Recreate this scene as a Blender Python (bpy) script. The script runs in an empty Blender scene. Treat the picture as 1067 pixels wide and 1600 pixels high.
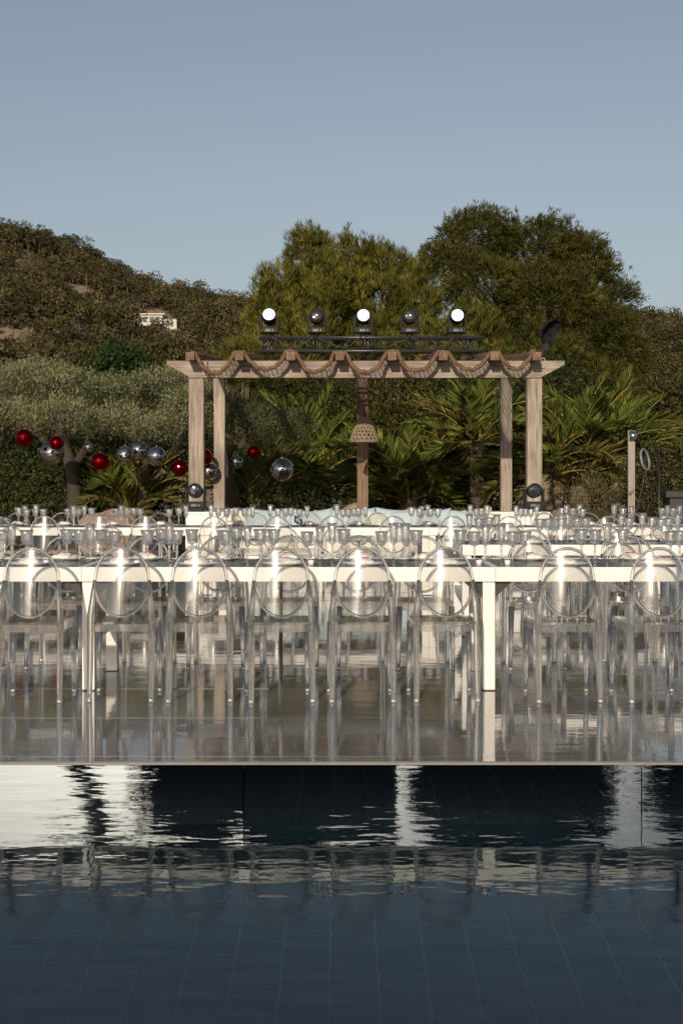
import bpy, bmesh, math, random
import numpy as np
from mathutils import Vector, Matrix
R = math.radians
random.seed(7); rng = np.random.default_rng(7)
SC = bpy.context.scene
COL = SC.collection
# ------------------------------------------------------------------ camera, sky, sun, exposure
F = 2223.0; CX = 533.5; HZ = 750.0; CAMZ = 1.285          # focal length in photo pixels, horizon row, eye height
cam = bpy.data.cameras.new('camera'); camo = bpy.data.objects.new('camera', cam); COL.objects.link(camo)
cam.sensor_fit = 'VERTICAL'; cam.sensor_height = 36; cam.sensor_width = 24; cam.lens = F/1600*36
cam.shift_y = -(800-HZ)/1600; cam.clip_end = 6000; cam.clip_start = .05
camo.location = (0, 0, CAMZ); camo.rotation_euler = (R(90), 0, 0)
SC.camera = camo
SUN_EL, SUN_AZ = 17.0, 9.0                                  # sun behind the camera, a little to the left
w = bpy.data.worlds.new('World'); SC.world = w; w.use_nodes = True
nt = w.node_tree; bg = nt.nodes['Background']
sky = nt.nodes.new('ShaderNodeTexSky'); sky.sky_type = 'NISHITA'; sky.sun_disc = False
sky.sun_elevation = R(SUN_EL); sky.sun_rotation = R(180+SUN_AZ)
sky.air_density = 1.0; sky.dust_density = 1.8; sky.ozone_density = 1.6; sky.altitude = 0
hs = nt.nodes.new('ShaderNodeHueSaturation'); hs.inputs['Saturation'].default_value = .62; hs.inputs['Value'].default_value = 1
nt.links.new(sky.outputs[0], hs.inputs['Color']); nt.links.new(hs.outputs[0], bg.inputs[0]); bg.inputs[1].default_value = 0.107
sl = bpy.data.lights.new('sun', 'SUN'); sl.energy = 4.8; sl.angle = R(.6); sl.color = (1, .85, .66)
so = bpy.data.objects.new('sun', sl); COL.objects.link(so)
sd = Vector((-math.sin(R(SUN_AZ))*math.cos(R(SUN_EL)), -math.cos(R(SUN_AZ))*math.cos(R(SUN_EL)), math.sin(R(SUN_EL))))
so.rotation_euler = sd.to_track_quat('Z', 'Y').to_euler(); so.location = (0, -20, 30)
vs = SC.view_settings; SC.display_settings.display_device = 'sRGB'
vs.view_transform = 'Standard'; vs.look = 'None'; vs.exposure = -.28; vs.gamma = 1; vs.use_curve_mapping = False
cy = SC.cycles; cy.max_bounces = 18; cy.transparent_max_bounces = 40; cy.transmission_bounces = 14; cy.glossy_bounces = 7
cy.diffuse_bounces = 3; cy.caustics_reflective = False; cy.caustics_refractive = True; cy.sample_clamp_indirect = 6
cy.use_denoising = True
try: cy.denoiser = 'OPENIMAGEDENOISE'
except Exception: pass

def P(px, py, d): return Vector(((px-CX)*d/F, d, CAMZ-(py-HZ)*d/F))
def PX(px, d): return (px-CX)*d/F
def PZ(py, d): return CAMZ-(py-HZ)*d/F

# ------------------------------------------------------------------ object helpers
def tag(o, label=None, cat=None, group=None, kind=None):
    if label: o['label'] = label
    if cat: o['category'] = cat
    if group: o['group'] = group
    if kind: o['kind'] = kind
    return o
def empty(name, loc=(0,0,0), rz=0, label=None, cat=None, group=None):
    o = bpy.data.objects.new(name, None); COL.objects.link(o); o.location = loc; o.rotation_euler = (0,0,rz)
    o.empty_display_size = .1
    return tag(o, label, cat, group)
def link(name, me, parent=None, loc=None, rot=None):
    o = bpy.data.objects.new(name, me); COL.objects.link(o)
    if parent: o.parent = parent
    if loc is not None: o.location = loc
    if rot is not None: o.rotation_euler = rot
    return o
def copy_tree(o, parent=None):
    c = o.copy(); COL.objects.link(c); c.parent = parent
    for ch in o.children: copy_tree(ch, c)
    return c
class MB:
    def __init__(s): s.v = []; s.f = []; s.sm = []
    def add(s, v, f, smooth=False):
        b = len(s.v); s.v += [tuple(p) for p in v]; s.f += [tuple(i+b for i in q) for q in f]; s.sm += [smooth]*len(f); return s
    def box(s, x0, x1, y0, y1, z0, z1, bev=0):
        if bev <= 0:
            v = [(x,y,z) for z in (z0,z1) for y in (y0,y1) for x in (x0,x1)]
            return s.add(v, [(0,2,3,1),(4,5,7,6),(0,1,5,4),(2,6,7,3),(0,4,6,2),(1,3,7,5)])
        bm = bmesh.new(); bmesh.ops.create_cube(bm, size=1)
        for q in bm.verts: q.co = Vector(((x0+x1)/2+q.co.x*(x1-x0), (y0+y1)/2+q.co.y*(y1-y0), (z0+z1)/2+q.co.z*(z1-z0)))
        bmesh.ops.bevel(bm, geom=bm.edges[:], offset=bev, segments=2, profile=.5, affect='EDGES')
        bm.verts.index_update(); s.add([q.co[:] for q in bm.verts], [[q.index for q in f.verts] for f in bm.faces]); bm.free(); return s
    def tube(s, pts, rad, n=8, cap=True, smooth=True, flat=None):
        pts = [Vector(p) for p in pts]; m = len(pts)
        if not hasattr(rad, '__len__'): rad = [rad]*m
        V = []; prev = None
        for i, p in enumerate(pts):
            t = (pts[min(i+1,m-1)]-pts[max(i-1,0)]).normalized()
            if prev is None:
                a = Vector((0,0,1)) if abs(t.z) < .9 else Vector((0,1,0)); u = t.cross(a).normalized()
            else: u = (prev-t*prev.dot(t)).normalized()
            prev = u; k = t.cross(u)
            for j in range(n):
                q = 2*math.pi*j/n; V.append(p+(u*math.cos(q)+k*math.sin(q))*rad[i])
        fs = [(i*n+j, i*n+(j+1)%n, (i+1)*n+(j+1)%n, (i+1)*n+j) for i in range(m-1) for j in range(n)]
        if cap: fs += [tuple(range(n-1,-1,-1)), tuple((m-1)*n+j for j in range(n))]
        return s.add(V, fs, smooth)
    def ring(s, pts, rad, n=8):
        pts = [Vector(p) for p in pts]; m = len(pts); c = sum(pts, Vector())/m; V = []
        for i, p in enumerate(pts):
            t = (pts[(i+1)%m]-pts[i-1]).normalized(); u = (p-c); u = (u-t*u.dot(t)).normalized(); k = t.cross(u)
            for j in range(n):
                q = 2*math.pi*j/n; V.append(p+(u*math.cos(q)+k*math.sin(q))*rad)
        return s.add(V, [(i*n+j, i*n+(j+1)%n, ((i+1)%m)*n+(j+1)%n, ((i+1)%m)*n+j) for i in range(m) for j in range(n)], True)
    def lathe(s, prof, n=24, flute=0, fr=0, c=(0,0,0), smooth=True):
        V = []
        for r, z in prof:
            for j in range(n):
                q = 2*math.pi*j/n; rr = r*(1+fr*math.cos(flute*q)) if r > .012 else r
                V.append((c[0]+rr*math.cos(q), c[1]+rr*math.sin(q), c[2]+z))
        m = len(prof)
        fs = [(i*n+j, i*n+(j+1)%n, (i+1)*n+(j+1)%n, (i+1)*n+j) for i in range(m-1) for j in range(n)]
        fs += [tuple(range(n-1,-1,-1)), tuple((m-1)*n+j for j in range(n))]
        return s.add(V, fs, smooth)
    def prism(s, poly, y0, y1):                       # polygon in xz, extruded along y
        n = len(poly); v = [(x,y0,z) for x,z in poly]+[(x,y1,z) for x,z in poly]
        return s.add(v, [tuple(range(n)), tuple(range(2*n-1,n-1,-1))]+[(i, i+n, (i+1)%n+n, (i+1)%n) for i in range(n)])
    def mesh(s, name, mat):
        me = bpy.data.meshes.new(name); me.from_pydata(s.v, [], s.f)
        me.polygons.foreach_set('use_smooth', s.sm); me.materials.append(mat); me.update(); return me
    def build(s, name, mat, parent=None, loc=None, rot=None): return link(name, s.mesh(name, mat), parent, loc, rot)

# ------------------------------------------------------------------ material helpers
def new_mat(name):
    m = bpy.data.materials.new(name); m.use_nodes = True; n = m.node_tree
    return m, n, n.nodes['Principled BSDF'], n.nodes['Material Output']
def N(n, t, **k):
    o = n.nodes.new(t)
    for a, b in k.items():
        if a.startswith('_'): o.inputs[a[1:].replace('_', ' ')].default_value = b
        else: setattr(o, a, b)
    return o
def c4(c): return (c[0], c[1], c[2], 1)
def ramp(n, stops):
    r = n.nodes.new('ShaderNodeValToRGB'); e = r.color_ramp.elements
    while len(e) < len(stops): e.new(.5)
    for q, (p, c) in zip(e, stops): q.position = p; q.color = c4(c)
    return r
def coords(n, scale=(1,1,1), kind='Object'):
    t = n.nodes.new('ShaderNodeTexCoord'); m = n.nodes.new('ShaderNodeMapping'); m.inputs['Scale'].default_value = scale
    n.links.new(t.outputs[kind], m.inputs[0]); return m
def noisy(name, c1, c2, scale=8, rough=.6, bump=.2, mp=(1,1,1), metal=0, detail=6, dist=.01, spec=.5, c3=None, kind='Object'):
    m, n, b, o = new_mat(name); mpn = coords(n, mp, kind)
    t = N(n, 'ShaderNodeTexNoise', _Scale=scale, _Detail=detail, _Roughness=.6); n.links.new(mpn.outputs[0], t.inputs['Vector'])
    st = [(.3, c1), (.7, c2)] if c3 is None else [(.25, c1), (.5, c2), (.75, c3)]
    r = ramp(n, st); n.links.new(t.outputs[0], r.inputs[0]); n.links.new(r.outputs[0], b.inputs['Base Color'])
    b.inputs['Roughness'].default_value = rough; b.inputs['Metallic'].default_value = metal; b.inputs['Specular IOR Level'].default_value = spec
    if bump:
        t2 = N(n, 'ShaderNodeTexNoise', _Scale=scale*4, _Detail=4); n.links.new(mpn.outputs[0], t2.inputs['Vector'])
        bp = N(n, 'ShaderNodeBump', _Strength=bump, _Distance=dist); n.links.new(t2.outputs[0], bp.inputs['Height']); n.links.new(bp.outputs[0], b.inputs['Normal'])
    return m
def plain(name, c, rough=.5, metal=0, **k):
    return noisy(name, [x*.9 for x in c], [min(1,x*1.08) for x in c], k.pop('scale', 14), rough, k.pop('bump', .06), metal=metal, **k)
def leafmat(name, dark, mid, light, trans=.25, rough=.5):
    m, n, b, o = new_mat(name)
    a = N(n, 'ShaderNodeAttribute', attribute_name='tint'); r = ramp(n, [(0, dark), (.5, mid), (1, light)])
    n.links.new(a.outputs['Fac'], r.inputs[0]); n.links.new(r.outputs[0], b.inputs['Base Color'])
    b.inputs['Roughness'].default_value = max(rough,.6); b.inputs['Specular IOR Level'].default_value = .1
    tr = N(n, 'ShaderNodeBsdfTranslucent'); n.links.new(r.outputs[0], tr.inputs[0])
    mx = N(n, 'ShaderNodeMixShader', _Fac=trans); n.links.new(b.outputs[0], mx.inputs[1]); n.links.new(tr.outputs[0], mx.inputs[2])
    n.links.new(mx.outputs[0], o.inputs[0]); return m
def clear_mat(name, tint, thin=.5, rough=.03, ior=1.5, gloss2=0):
    """clear plastic: a share of straight see-through, the rest refracting; optional soft second gloss"""
    m, n, b, o = new_mat(name); n.nodes.remove(b)
    g = N(n, 'ShaderNodeBsdfGlass', _Color=c4(tint), _Roughness=rough, _IOR=ior)
    t = N(n, 'ShaderNodeBsdfTransparent', _Color=c4(tint))
    mx = N(n, 'ShaderNodeMixShader', _Fac=thin); n.links.new(g.outputs[0], mx.inputs[1]); n.links.new(t.outputs[0], mx.inputs[2])
    if gloss2:
        g2 = N(n, 'ShaderNodeBsdfGlossy', _Color=(1,1,1,1), _Roughness=.2); d2 = N(n, 'ShaderNodeBsdfTranslucent', _Color=(.95,.95,.95,1)); d3 = N(n, 'ShaderNodeBsdfDiffuse', _Color=(.95,.95,.95,1))
        m3 = N(n, 'ShaderNodeMixShader', _Fac=.5); n.links.new(d2.outputs[0], m3.inputs[1]); n.links.new(d3.outputs[0], m3.inputs[2])
        m4 = N(n, 'ShaderNodeMixShader', _Fac=.4); n.links.new(g2.outputs[0], m4.inputs[1]); n.links.new(m3.outputs[0], m4.inputs[2])
        m5 = N(n, 'ShaderNodeMixShader', _Fac=gloss2); n.links.new(mx.outputs[0], m5.inputs[1]); n.links.new(m4.outputs[0], m5.inputs[2]); mx = m5
    n.links.new(mx.outputs[0], o.inputs[0]); return m
def film_mat(name, tint, rough=.02, base=.05, soft=.22, softfac=.12):
    """thin clear sheet: see-through + mirror by angle + a faint soft sheen from scuffing"""
    m, n, b, o = new_mat(name); n.nodes.remove(b)
    t = N(n, 'ShaderNodeBsdfTransparent', _Color=c4(tint)); g = N(n, 'ShaderNodeBsdfGlossy', _Color=(1,1,1,1), _Roughness=rough)
    fr = N(n, 'ShaderNodeFresnel', _IOR=1.5)
    m1 = N(n, 'ShaderNodeMixShader'); n.links.new(fr.outputs[0], m1.inputs[0]); n.links.new(t.outputs[0], m1.inputs[1]); n.links.new(g.outputs[0], m1.inputs[2])
    g2 = N(n, 'ShaderNodeBsdfGlossy', _Color=(1,1,1,1), _Roughness=soft)
    m2 = N(n, 'ShaderNodeMixShader', _Fac=softfac); n.links.new(m1.outputs[0], m2.inputs[1]); n.links.new(g2.outputs[0], m2.inputs[2])
    n.links.new(m2.outputs[0], o.inputs[0]); return m
def wood_mat(name, c1, c2, c3):
    m, n, b, o = new_mat(name); oi = N(n, 'ShaderNodeObjectInfo'); tc = N(n, 'ShaderNodeTexCoord')
    ad = N(n, 'ShaderNodeVectorMath', operation='ADD'); n.links.new(tc.outputs['Object'], ad.inputs[0]); n.links.new(oi.outputs['Random'], ad.inputs[1])
    outs = []
    for sc, sz in (((1,1,1), None),):
        pass
    mp = N(n, 'ShaderNodeMapping'); mp.inputs['Scale'].default_value = (22, 22, 1.3); n.links.new(ad.outputs[0], mp.inputs[0])
    t = N(n, 'ShaderNodeTexNoise', _Scale=1.2, _Detail=8, _Roughness=.65, _Distortion=.6); n.links.new(mp.outputs[0], t.inputs['Vector'])
    r = ramp(n, [(.3, c1), (.5, c2), (.72, c3)]); n.links.new(t.outputs[0], r.inputs[0])
    t2 = N(n, 'ShaderNodeTexNoise', _Scale=2.1, _Detail=5); n.links.new(ad.outputs[0], t2.inputs['Vector'])
    r2 = ramp(n, [(.35, (.55,.52,.5)), (.65, (1,1,1))]); n.links.new(t2.outputs[0], r2.inputs[0])
    mx = N(n, 'ShaderNodeMix', data_type='RGBA', blend_type='MULTIPLY'); mx.inputs[0].default_value = .8
    n.links.new(r.outputs[0], mx.inputs[6]); n.links.new(r2.outputs[0], mx.inputs[7]); n.links.new(mx.outputs[2], b.inputs['Base Color'])
    b.inputs['Roughness'].default_value = .82
    bp = N(n, 'ShaderNodeBump', _Strength=.5, _Distance=.01); n.links.new(t.outputs[0], bp.inputs['Height']); n.links.new(bp.outputs[0], b.inputs['Normal'])
    return m

M = {}
M['white'] = noisy('white_lacquer', (.74,.72,.68), (.82,.80,.77), 5, .45, .05)
M['tabletop'] = noisy('grey_tabletop', (.115,.12,.125), (.16,.165,.17), 7, .22, .02)
M['black'] = plain('black_metal', (.018,.018,.02), .42, 0)
M['black_plastic'] = plain('black_plastic', (.010,.010,.011), .55, spec=.2)
M['china'] = plain('white_china', (.80,.79,.77), .18, bump=0)
M['napkin'] = noisy('linen_napkin', (.70,.67,.63), (.80,.77,.73), 40, .9, .4, dist=.003)
M['print'] = noisy('red_printed_ribbon', (.25,.03,.03), (.4,.1,.09), 60, .8, 0)
M['steel'] = noisy('brushed_steel', (.17,.155,.14), (.27,.25,.225), 3, .45, .1, (60,60,2), metal=.6, dist=.002)
M['cutlery'] = plain('polished_cutlery', (.6,.59,.57), .15, 1, bump=0)
M['wood'] = wood_mat('weathered_wood', (.15,.12,.095), (.34,.285,.235), (.48,.415,.355))
M['wood2'] = wood_mat('brown_weathered_wood', (.10,.06,.037), (.21,.135,.088), (.32,.22,.15))
M['chair_leg'] = clear_mat('clear_polycarbonate', (.98,.978,.975), .25, .01, 1.5, .012)
M['chair_back'] = film_mat('clear_curved_sheet', (.93,.925,.915), .02, soft=.2, softfac=.014)
M['chair_rim'] = clear_mat('clear_rim', (.965,.96,.955), .22, .01, 1.5, .02)
M['chair_band'] = clear_mat('clear_seat_band', (.975,.97,.965), .35, .02, 1.5, .09)  # white scatter in the band stands in for reflected bright sky
M['cap'] = clear_mat('milky_foot_glint', (.95,.95,.94), .4, .1, 1.5, .5)  # whitish tips painted in for sun highlights on the chair feet
M['crystal'] = clear_mat('cut_crystal', (.99,.99,.985), .5, .015, 1.5, .17)

def water_mat():
    m, n, b, o = new_mat('pool_water'); n.nodes.remove(b)
    g = N(n, 'ShaderNodeBsdfGlass', _Color=(.86,.95,1,1), _Roughness=0, _IOR=1.21)
    mp = coords(n, (1, 2.1, 1)); t = N(n, 'ShaderNodeTexNoise', _Scale=3.4, _Detail=3, _Roughness=.5); n.links.new(mp.outputs[0], t.inputs['Vector'])
    mp2 = coords(n, (1, 1.8, 1)); t2 = N(n, 'ShaderNodeTexNoise', _Scale=13, _Detail=2, _Roughness=.4); n.links.new(mp2.outputs[0], t2.inputs['Vector'])
    b1 = N(n, 'ShaderNodeBump', _Strength=1, _Distance=.0022); n.links.new(t.outputs[0], b1.inputs['Height'])
    b2 = N(n, 'ShaderNodeBump', _Strength=1, _Distance=.00022); n.links.new(t2.outputs[0], b2.inputs['Height']); n.links.new(b1.outputs[0], b2.inputs['Normal'])
    n.links.new(b2.outputs[0], g.inputs['Normal']); n.links.new(g.outputs[0], o.inputs[0]); return m
M['water'] = water_mat()
def deck_mat():
    m, n, b, o = new_mat('polished_deck'); mp = coords(n, (1,1,1), 'Object')
    t = N(n, 'ShaderNodeTexNoise', _Scale=1.3, _Detail=7, _Roughness=.62); n.links.new(mp.outputs[0], t.inputs['Vector'])
    r = ramp(n, [(.3, (.13,.125,.12)), (.7, (.23,.222,.212))]); n.links.new(t.outputs[0], r.inputs[0]); n.links.new(r.outputs[0], b.inputs['Base Color'])
    r2 = ramp(n, [(.3, (.02,)*3), (.75, (.09,)*3)]); n.links.new(t.outputs[0], r2.inputs[0]); n.links.new(r2.outputs[0], b.inputs['Roughness'])
    b.inputs['IOR'].default_value = 1.9; b.inputs['Specular IOR Level'].default_value = .9
    mp2 = coords(n, (.8, 2.4, 1)); t2 = N(n, 'ShaderNodeTexNoise', _Scale=2.6, _Detail=3); n.links.new(mp2.outputs[0], t2.inputs['Vector'])
    bp = N(n, 'ShaderNodeBump', _Strength=1, _Distance=.0013); n.links.new(t2.outputs[0], bp.inputs['Height']); n.links.new(bp.outputs[0], b.inputs['Normal'])
    return m
M['deck'] = deck_mat()
M['mirror'] = noisy('mirror_steel_fascia', (.82,.81,.80), (.88,.87,.86), 2, .0, 0, metal=1)
M['mirror'].node_tree.nodes['Principled BSDF'].inputs['Roughness'].default_value = .015
M['trim'] = plain('grey_trim', (.22,.21,.195), .6)
M['pool_tile'] = noisy('blue_pool_tile', (.003,.012,.021), (.008,.022,.035), 4, .5, .1)
M['grout'] = plain('pale_pool_grout', (.035,.075,.10), .7)
M['soil'] = noisy('dry_soil', (.10,.065,.04), (.20,.135,.085), 1.6, .95, .6, dist=.05, c3=(.15,.12,.06))
M['stone'] = noisy('garden_stone', (.20,.14,.10), (.36,.27,.20), 3, .9, .6, dist=.04)
M['plaster'] = noisy('white_render_wall', (.78,.76,.72), (.84,.82,.79), 1.2, .85, .15)
M['dark_glass'] = plain('dark_window', (.02,.022,.025), .08, bump=0)

# ------------------------------------------------------------------ setting: ground, pool, deck
WL = -.200                                    # water level below the deck
EDGE = 6.49                                   # deck edge
PX0, PX1, PY0 = -14, 14, 2.6                  # pool hole
def ground():
    xs = [-3000, PX0, PX1, 3000]; ys = [-3000, PY0, EDGE+.2, 3000]; v = [(x,y,-.05) for y in ys for x in xs]
    f = [(j*4+i, j*4+i+1, j*4+i+5, j*4+i+4) for j in range(3) for i in range(3) if not (i == 1 and j == 1)]
    o = MB().add(v, f).build('ground', M['soil']); tag(o, kind='structure')
ground()
pf = MB().box(PX0, PX1, PY0, EDGE+.2, -1.55, -1.5).build('pool_floor', M['grout']); tag(pf, kind='structure')
tm = MB().box(-.095, .095, -.598, .598, -.004, .003).mesh('tile', M['pool_tile'])
for j in range(4):
    for i in range(-17, 18): link('tile', tm, pf, (i*.2+.05, PY0+.35+j*1.2+.0, -1.498+random.uniform(-.0015,.0015)))
pw = MB()
pw.box(PX0-.2, PX1+.2, PY0-.2, PY0, -1.5, -.055); pw.box(PX0-.2, PX0, PY0, EDGE+.2, -1.5, -.055); pw.box(PX1, PX1+.2, PY0, EDGE+.2, -1.5, -.055)
pw.box(PX0, PX1, EDGE+.06, EDGE+.2, -1.5, -.02)
tag(pw.build('pool_wall', M['pool_tile']), kind='structure')
cp = MB().box(PX0-.4, PX1+.4, PY0-.9, PY0+.03, -.048, .0, .008); tag(cp.build('pool_coping', M['stone']), kind='structure')
wm = MB().add([(PX0,PY0,WL),(PX1,PY0,WL),(PX1,EDGE+.06,WL),(PX0,EDGE+.06,WL)], [(0,1,2,3)])
tag(wm.build('water', M['water']), kind='structure')
# deck panels
deck = empty('deck'); tag(deck, 'polished grey deck of large panels beside the pool', 'deck', kind='structure')
PW, PD = 1.81, 1.07; X0 = PX(381, EDGE)
dm = MB().box(-PW/2+.0006, PW/2-.0006, -PD/2+.003, PD/2-.003, -.03, 0, .002).mesh('panel', M['deck'])
tmn = MB().box(-PW/2+.0006, PW/2-.0006, -.058, .058, -.03, 0, .002).mesh('panel', M['deck'])
for i in range(-5, 5):
    x = X0+PW*(i+.5)
    link('panel', tmn, deck, (x, EDGE+.06, random.uniform(-.0006,.0006)))
    for j in range(11):
        link('panel', dm, deck, (x, EDGE+.12+PD*(j+.5), random.uniform(-.0006,.0006)), (R(random.gauss(0,.07)), R(random.gauss(0,.06)), 0))
MB().box(X0-5*PW, X0+5*PW, EDGE+.02, EDGE+.12+11*PD, -.047, -.034).build('underlay', M['black'], deck)
MB().box(X0-5*PW, X0+5*PW, EDGE-.014, EDGE, -.012, -.001).build('edge_trim', M['trim'], deck)
fm = MB().box(-PW/2+.0025, PW/2-.0025, -.005, .005, -.45, -.0135).mesh('fascia_panel', M['mirror'])
for i in range(-5, 5): link('fascia_panel', fm, deck, (X0+PW*(i+.5), EDGE-.006, 0), (R(random.gauss(0,.06)), 0, R(random.gauss(0,.08))))
terr = MB().box(-16, 16, EDGE+.12+11*PD, 22.6, -.049, -.006); tag(terr.build('terrace', M['stone']), kind='structure')

# ------------------------------------------------------------------ foliage helpers (numpy)
def norm(a): return a/np.maximum(np.linalg.norm(a, axis=-1, keepdims=True), 1e-9)
def leaf_mesh(name, mat, p, d, L, W, tint, nrm=None, jit=.55):
    n = len(p); d = norm(d); r = norm(rng.normal(size=(n,3)))
    if nrm is not None: r = norm(nrm+r*jit)
    s = norm(np.cross(d, r))
    L = np.broadcast_to(L, n)[:,None]; W = np.broadcast_to(W, n)[:,None]
    mid = p+d*L*.45
    v = np.empty((n,4,3)); v[:,0] = p; v[:,1] = mid+s*W*.5; v[:,2] = p+d*L; v[:,3] = mid-s*W*.5
    return quads(name, mat, v, tint)
def quads(name, mat, v, tint):
    n = len(v); me = bpy.data.meshes.new(name); me.vertices.add(n*4); me.loops.add(n*4); me.polygons.add(n)
    me.vertices.foreach_set('co', v.astype(np.float32).ravel()); me.loops.foreach_set('vertex_index', np.arange(n*4, dtype=np.int32))
    me.polygons.foreach_set('loop_start', np.arange(0, n*4, 4, dtype=np.int32)); me.polygons.foreach_set('loop_total', np.full(n, 4, np.int32))
    a = me.attributes.new('tint', 'FLOAT', 'POINT'); a.data.foreach_set('value', np.repeat(np.clip(tint,0,1), 4).astype(np.float32))
    me.materials.append(mat); me.update(); me.validate(); return me
def sph(n):
    return norm(rng.normal(size=(n,3)))
def clumps(lobes, per_m2, clump_r, upbias=.25, inner=.15, bottom=-.6):
    """clump centres scattered over ellipsoid lobes: (centre, radii). returns centres and outward dirs"""
    C = []; D = []
    for c, r in lobes:
        c = np.array(c, float); r = np.array(r, float)
        area = 4*math.pi*((r[0]*r[1])**1.6/3+(r[0]*r[2])**1.6/3+(r[1]*r[2])**1.6/3)**(1/1.6)
        n = max(5, int(area*per_m2)); u = sph(n); u = u[u[:,2] > bottom]
        k = rng.uniform(1-inner*2, 1.04, size=(len(u),1))
        k *= 1+.13*np.sin(u[:,:1]*5+c[0]*3)*np.cos(u[:,1:2]*4+u[:,2:]*5)
        C.append(c+u*r*k); D.append(norm(u/r))
    return np.concatenate(C), np.concatenate(D)
def limb_mesh(name, mat, base, top, r0, targets, kink=.25):
    mb = MB(); base = Vector(base); top = Vector(top); n = 7; pts = []
    for i in range(n):
        t = i/(n-1); pts.append(base.lerp(top, t)+Vector((random.uniform(-1,1), random.uniform(-1,1), 0))*kink*r0*(0 if i == 0 else 1))
    mb.tube(pts, [r0*(1.25 if i == 0 else 1-.6*i/(n-1)) for i in range(n)], 9)
    for tg in targets:
        tg = Vector(tg); k = random.uniform(.3,.95); st = pts[int(k*(n-1))]; rr = r0*(1-.6*k)*.42
        mid = st.lerp(tg, .5)+Vector((random.uniform(-.2,.2), random.uniform(-.2,.2), (tg-st).length*.12))
        mb.tube([st, mid, tg], [rr, rr*.65, rr*.3], 6)
    return mb.mesh(name, mat)
M['bark'] = noisy('pine_bark', (.06,.042,.03), (.15,.11,.08), 6, .95, .8, (1,1,.35), dist=.03)
M['olive_bark'] = noisy('olive_bark', (.028,.022,.016), (.075,.06,.045), 8, .95, .9, (1,1,.3), dist=.03)  # bark colour darkened to carry the shade under the crowns
M['pine'] = leafmat('pine_needles', (.012,.014,.005), (.062,.062,.015), (.145,.13,.03), .2)
M['pine_light'] = leafmat('young_pine_needles', (.018,.022,.006), (.11,.107,.02), (.25,.222,.042), .25)
M['olive'] = leafmat('olive_leaves', (.032,.037,.016), (.145,.152,.076), (.33,.325,.185), .15)
M['hedge'] = leafmat('hedge_leaves', (.014,.02,.008), (.04,.052,.017), (.09,.10,.032), .2, .4)
M['hedge_dry'] = leafmat('bronze_hedge_leaves', (.018,.018,.008), (.05,.05,.018), (.15,.12,.05), .2, .4)
M['green'] = leafmat('bright_green_leaves', (.012,.025,.007), (.028,.058,.014), (.055,.10,.024), .25)
M['dry'] = leafmat('dry_grass', (.07,.06,.028), (.13,.115,.05), (.2,.17,.08), .2)
M['palm'] = leafmat('palm_leaflets', (.036,.05,.010), (.125,.155,.03), (.26,.275,.06), .3, .42)
M['palm_dry'] = leafmat('yellow_palm_leaflets', (.07,.06,.018), (.14,.125,.036), (.22,.19,.06), .25, .5)
M['rachis'] = noisy('palm_rachis', (.17,.13,.03), (.28,.20,.055), 4, .6, .1)
M['palm_trunk'] = noisy('palm_trunk', (.13,.10,.07), (.34,.27,.20), 9, .95, .9, (1,1,2), dist=.04)
M['hillsoil'] = noisy('hill_earth', (.12,.085,.05), (.26,.185,.115), .35, .95, 0, c3=(.13,.11,.06))
M['wood_hill'] = leafmat('hill_pine_foliage', (.018,.017,.006), (.060,.052,.021), (.13,.107,.052), .05, .7)

def tufts(C, D, k, r, L, W, up=.6, spread=.9, tone=.5, tvar=.25):
    """k needles in a little brush at each centre C, pointing along D bent upward"""
    n = len(C); d = norm(D+np.array([0,0,up])); t0 = rng.normal(tone, tvar, n)
    p = np.repeat(C, k, 0)+rng.normal(size=(n*k,3))*r*.35; dd = norm(np.repeat(d, k, 0)+rng.normal(size=(n*k,3))*spread*.5)
    return p, dd, L*rng.uniform(.7,1.25,n*k), W*rng.uniform(.8,1.2,n*k), np.repeat(t0, k)+rng.normal(0,.1,n*k)
def pine(name, label, base, top_z, r0, lobes, mat, per_m2=9, cl=.36, sub=9, k=9, L=.20, W=.022, up=.6, spread=.9, group='pine trees behind the pergola', tone=.5):
    root = empty(name, base, 0, label, 'tree', group); b = Vector(base)
    ls = [((Vector(c)-b)[:], r) for c, r in lobes]
    link('trunk', limb_mesh('trunk', M['bark'], (0,0,-.1), (0,0,top_z-b.z-1), r0, [c for c,_ in ls]+[(Vector(c)+Vector((random.uniform(-.6,.6)*r[0], -random.random()*.6*r[1], random.uniform(-.3,.6)*r[2]))) for c,r in ls for _ in range(3)]), root)
    C, D = clumps(ls, per_m2, cl)
    n = len(C); ct = rng.normal(0, .2, n)
    off = sph(n*sub); off = off*np.array([1,1,1.5 if up > 1 else .8]); CC = np.repeat(C, sub, 0)+off*cl*rng.uniform(.35,1,size=(n*sub,1)); DD = norm(np.repeat(D, sub, 0)*.6+off*.7)
    p, d, LL, WW, t = tufts(CC, DD, k, .1, L, W, up, spread, tone, .12); t = t+np.repeat(np.repeat(ct, sub), k)
    link('crown', leaf_mesh('crown', mat, p, d, LL, WW, t, np.repeat(norm(np.repeat(D, sub, 0)*.5+off), k, 0), .7), root); return root
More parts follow.
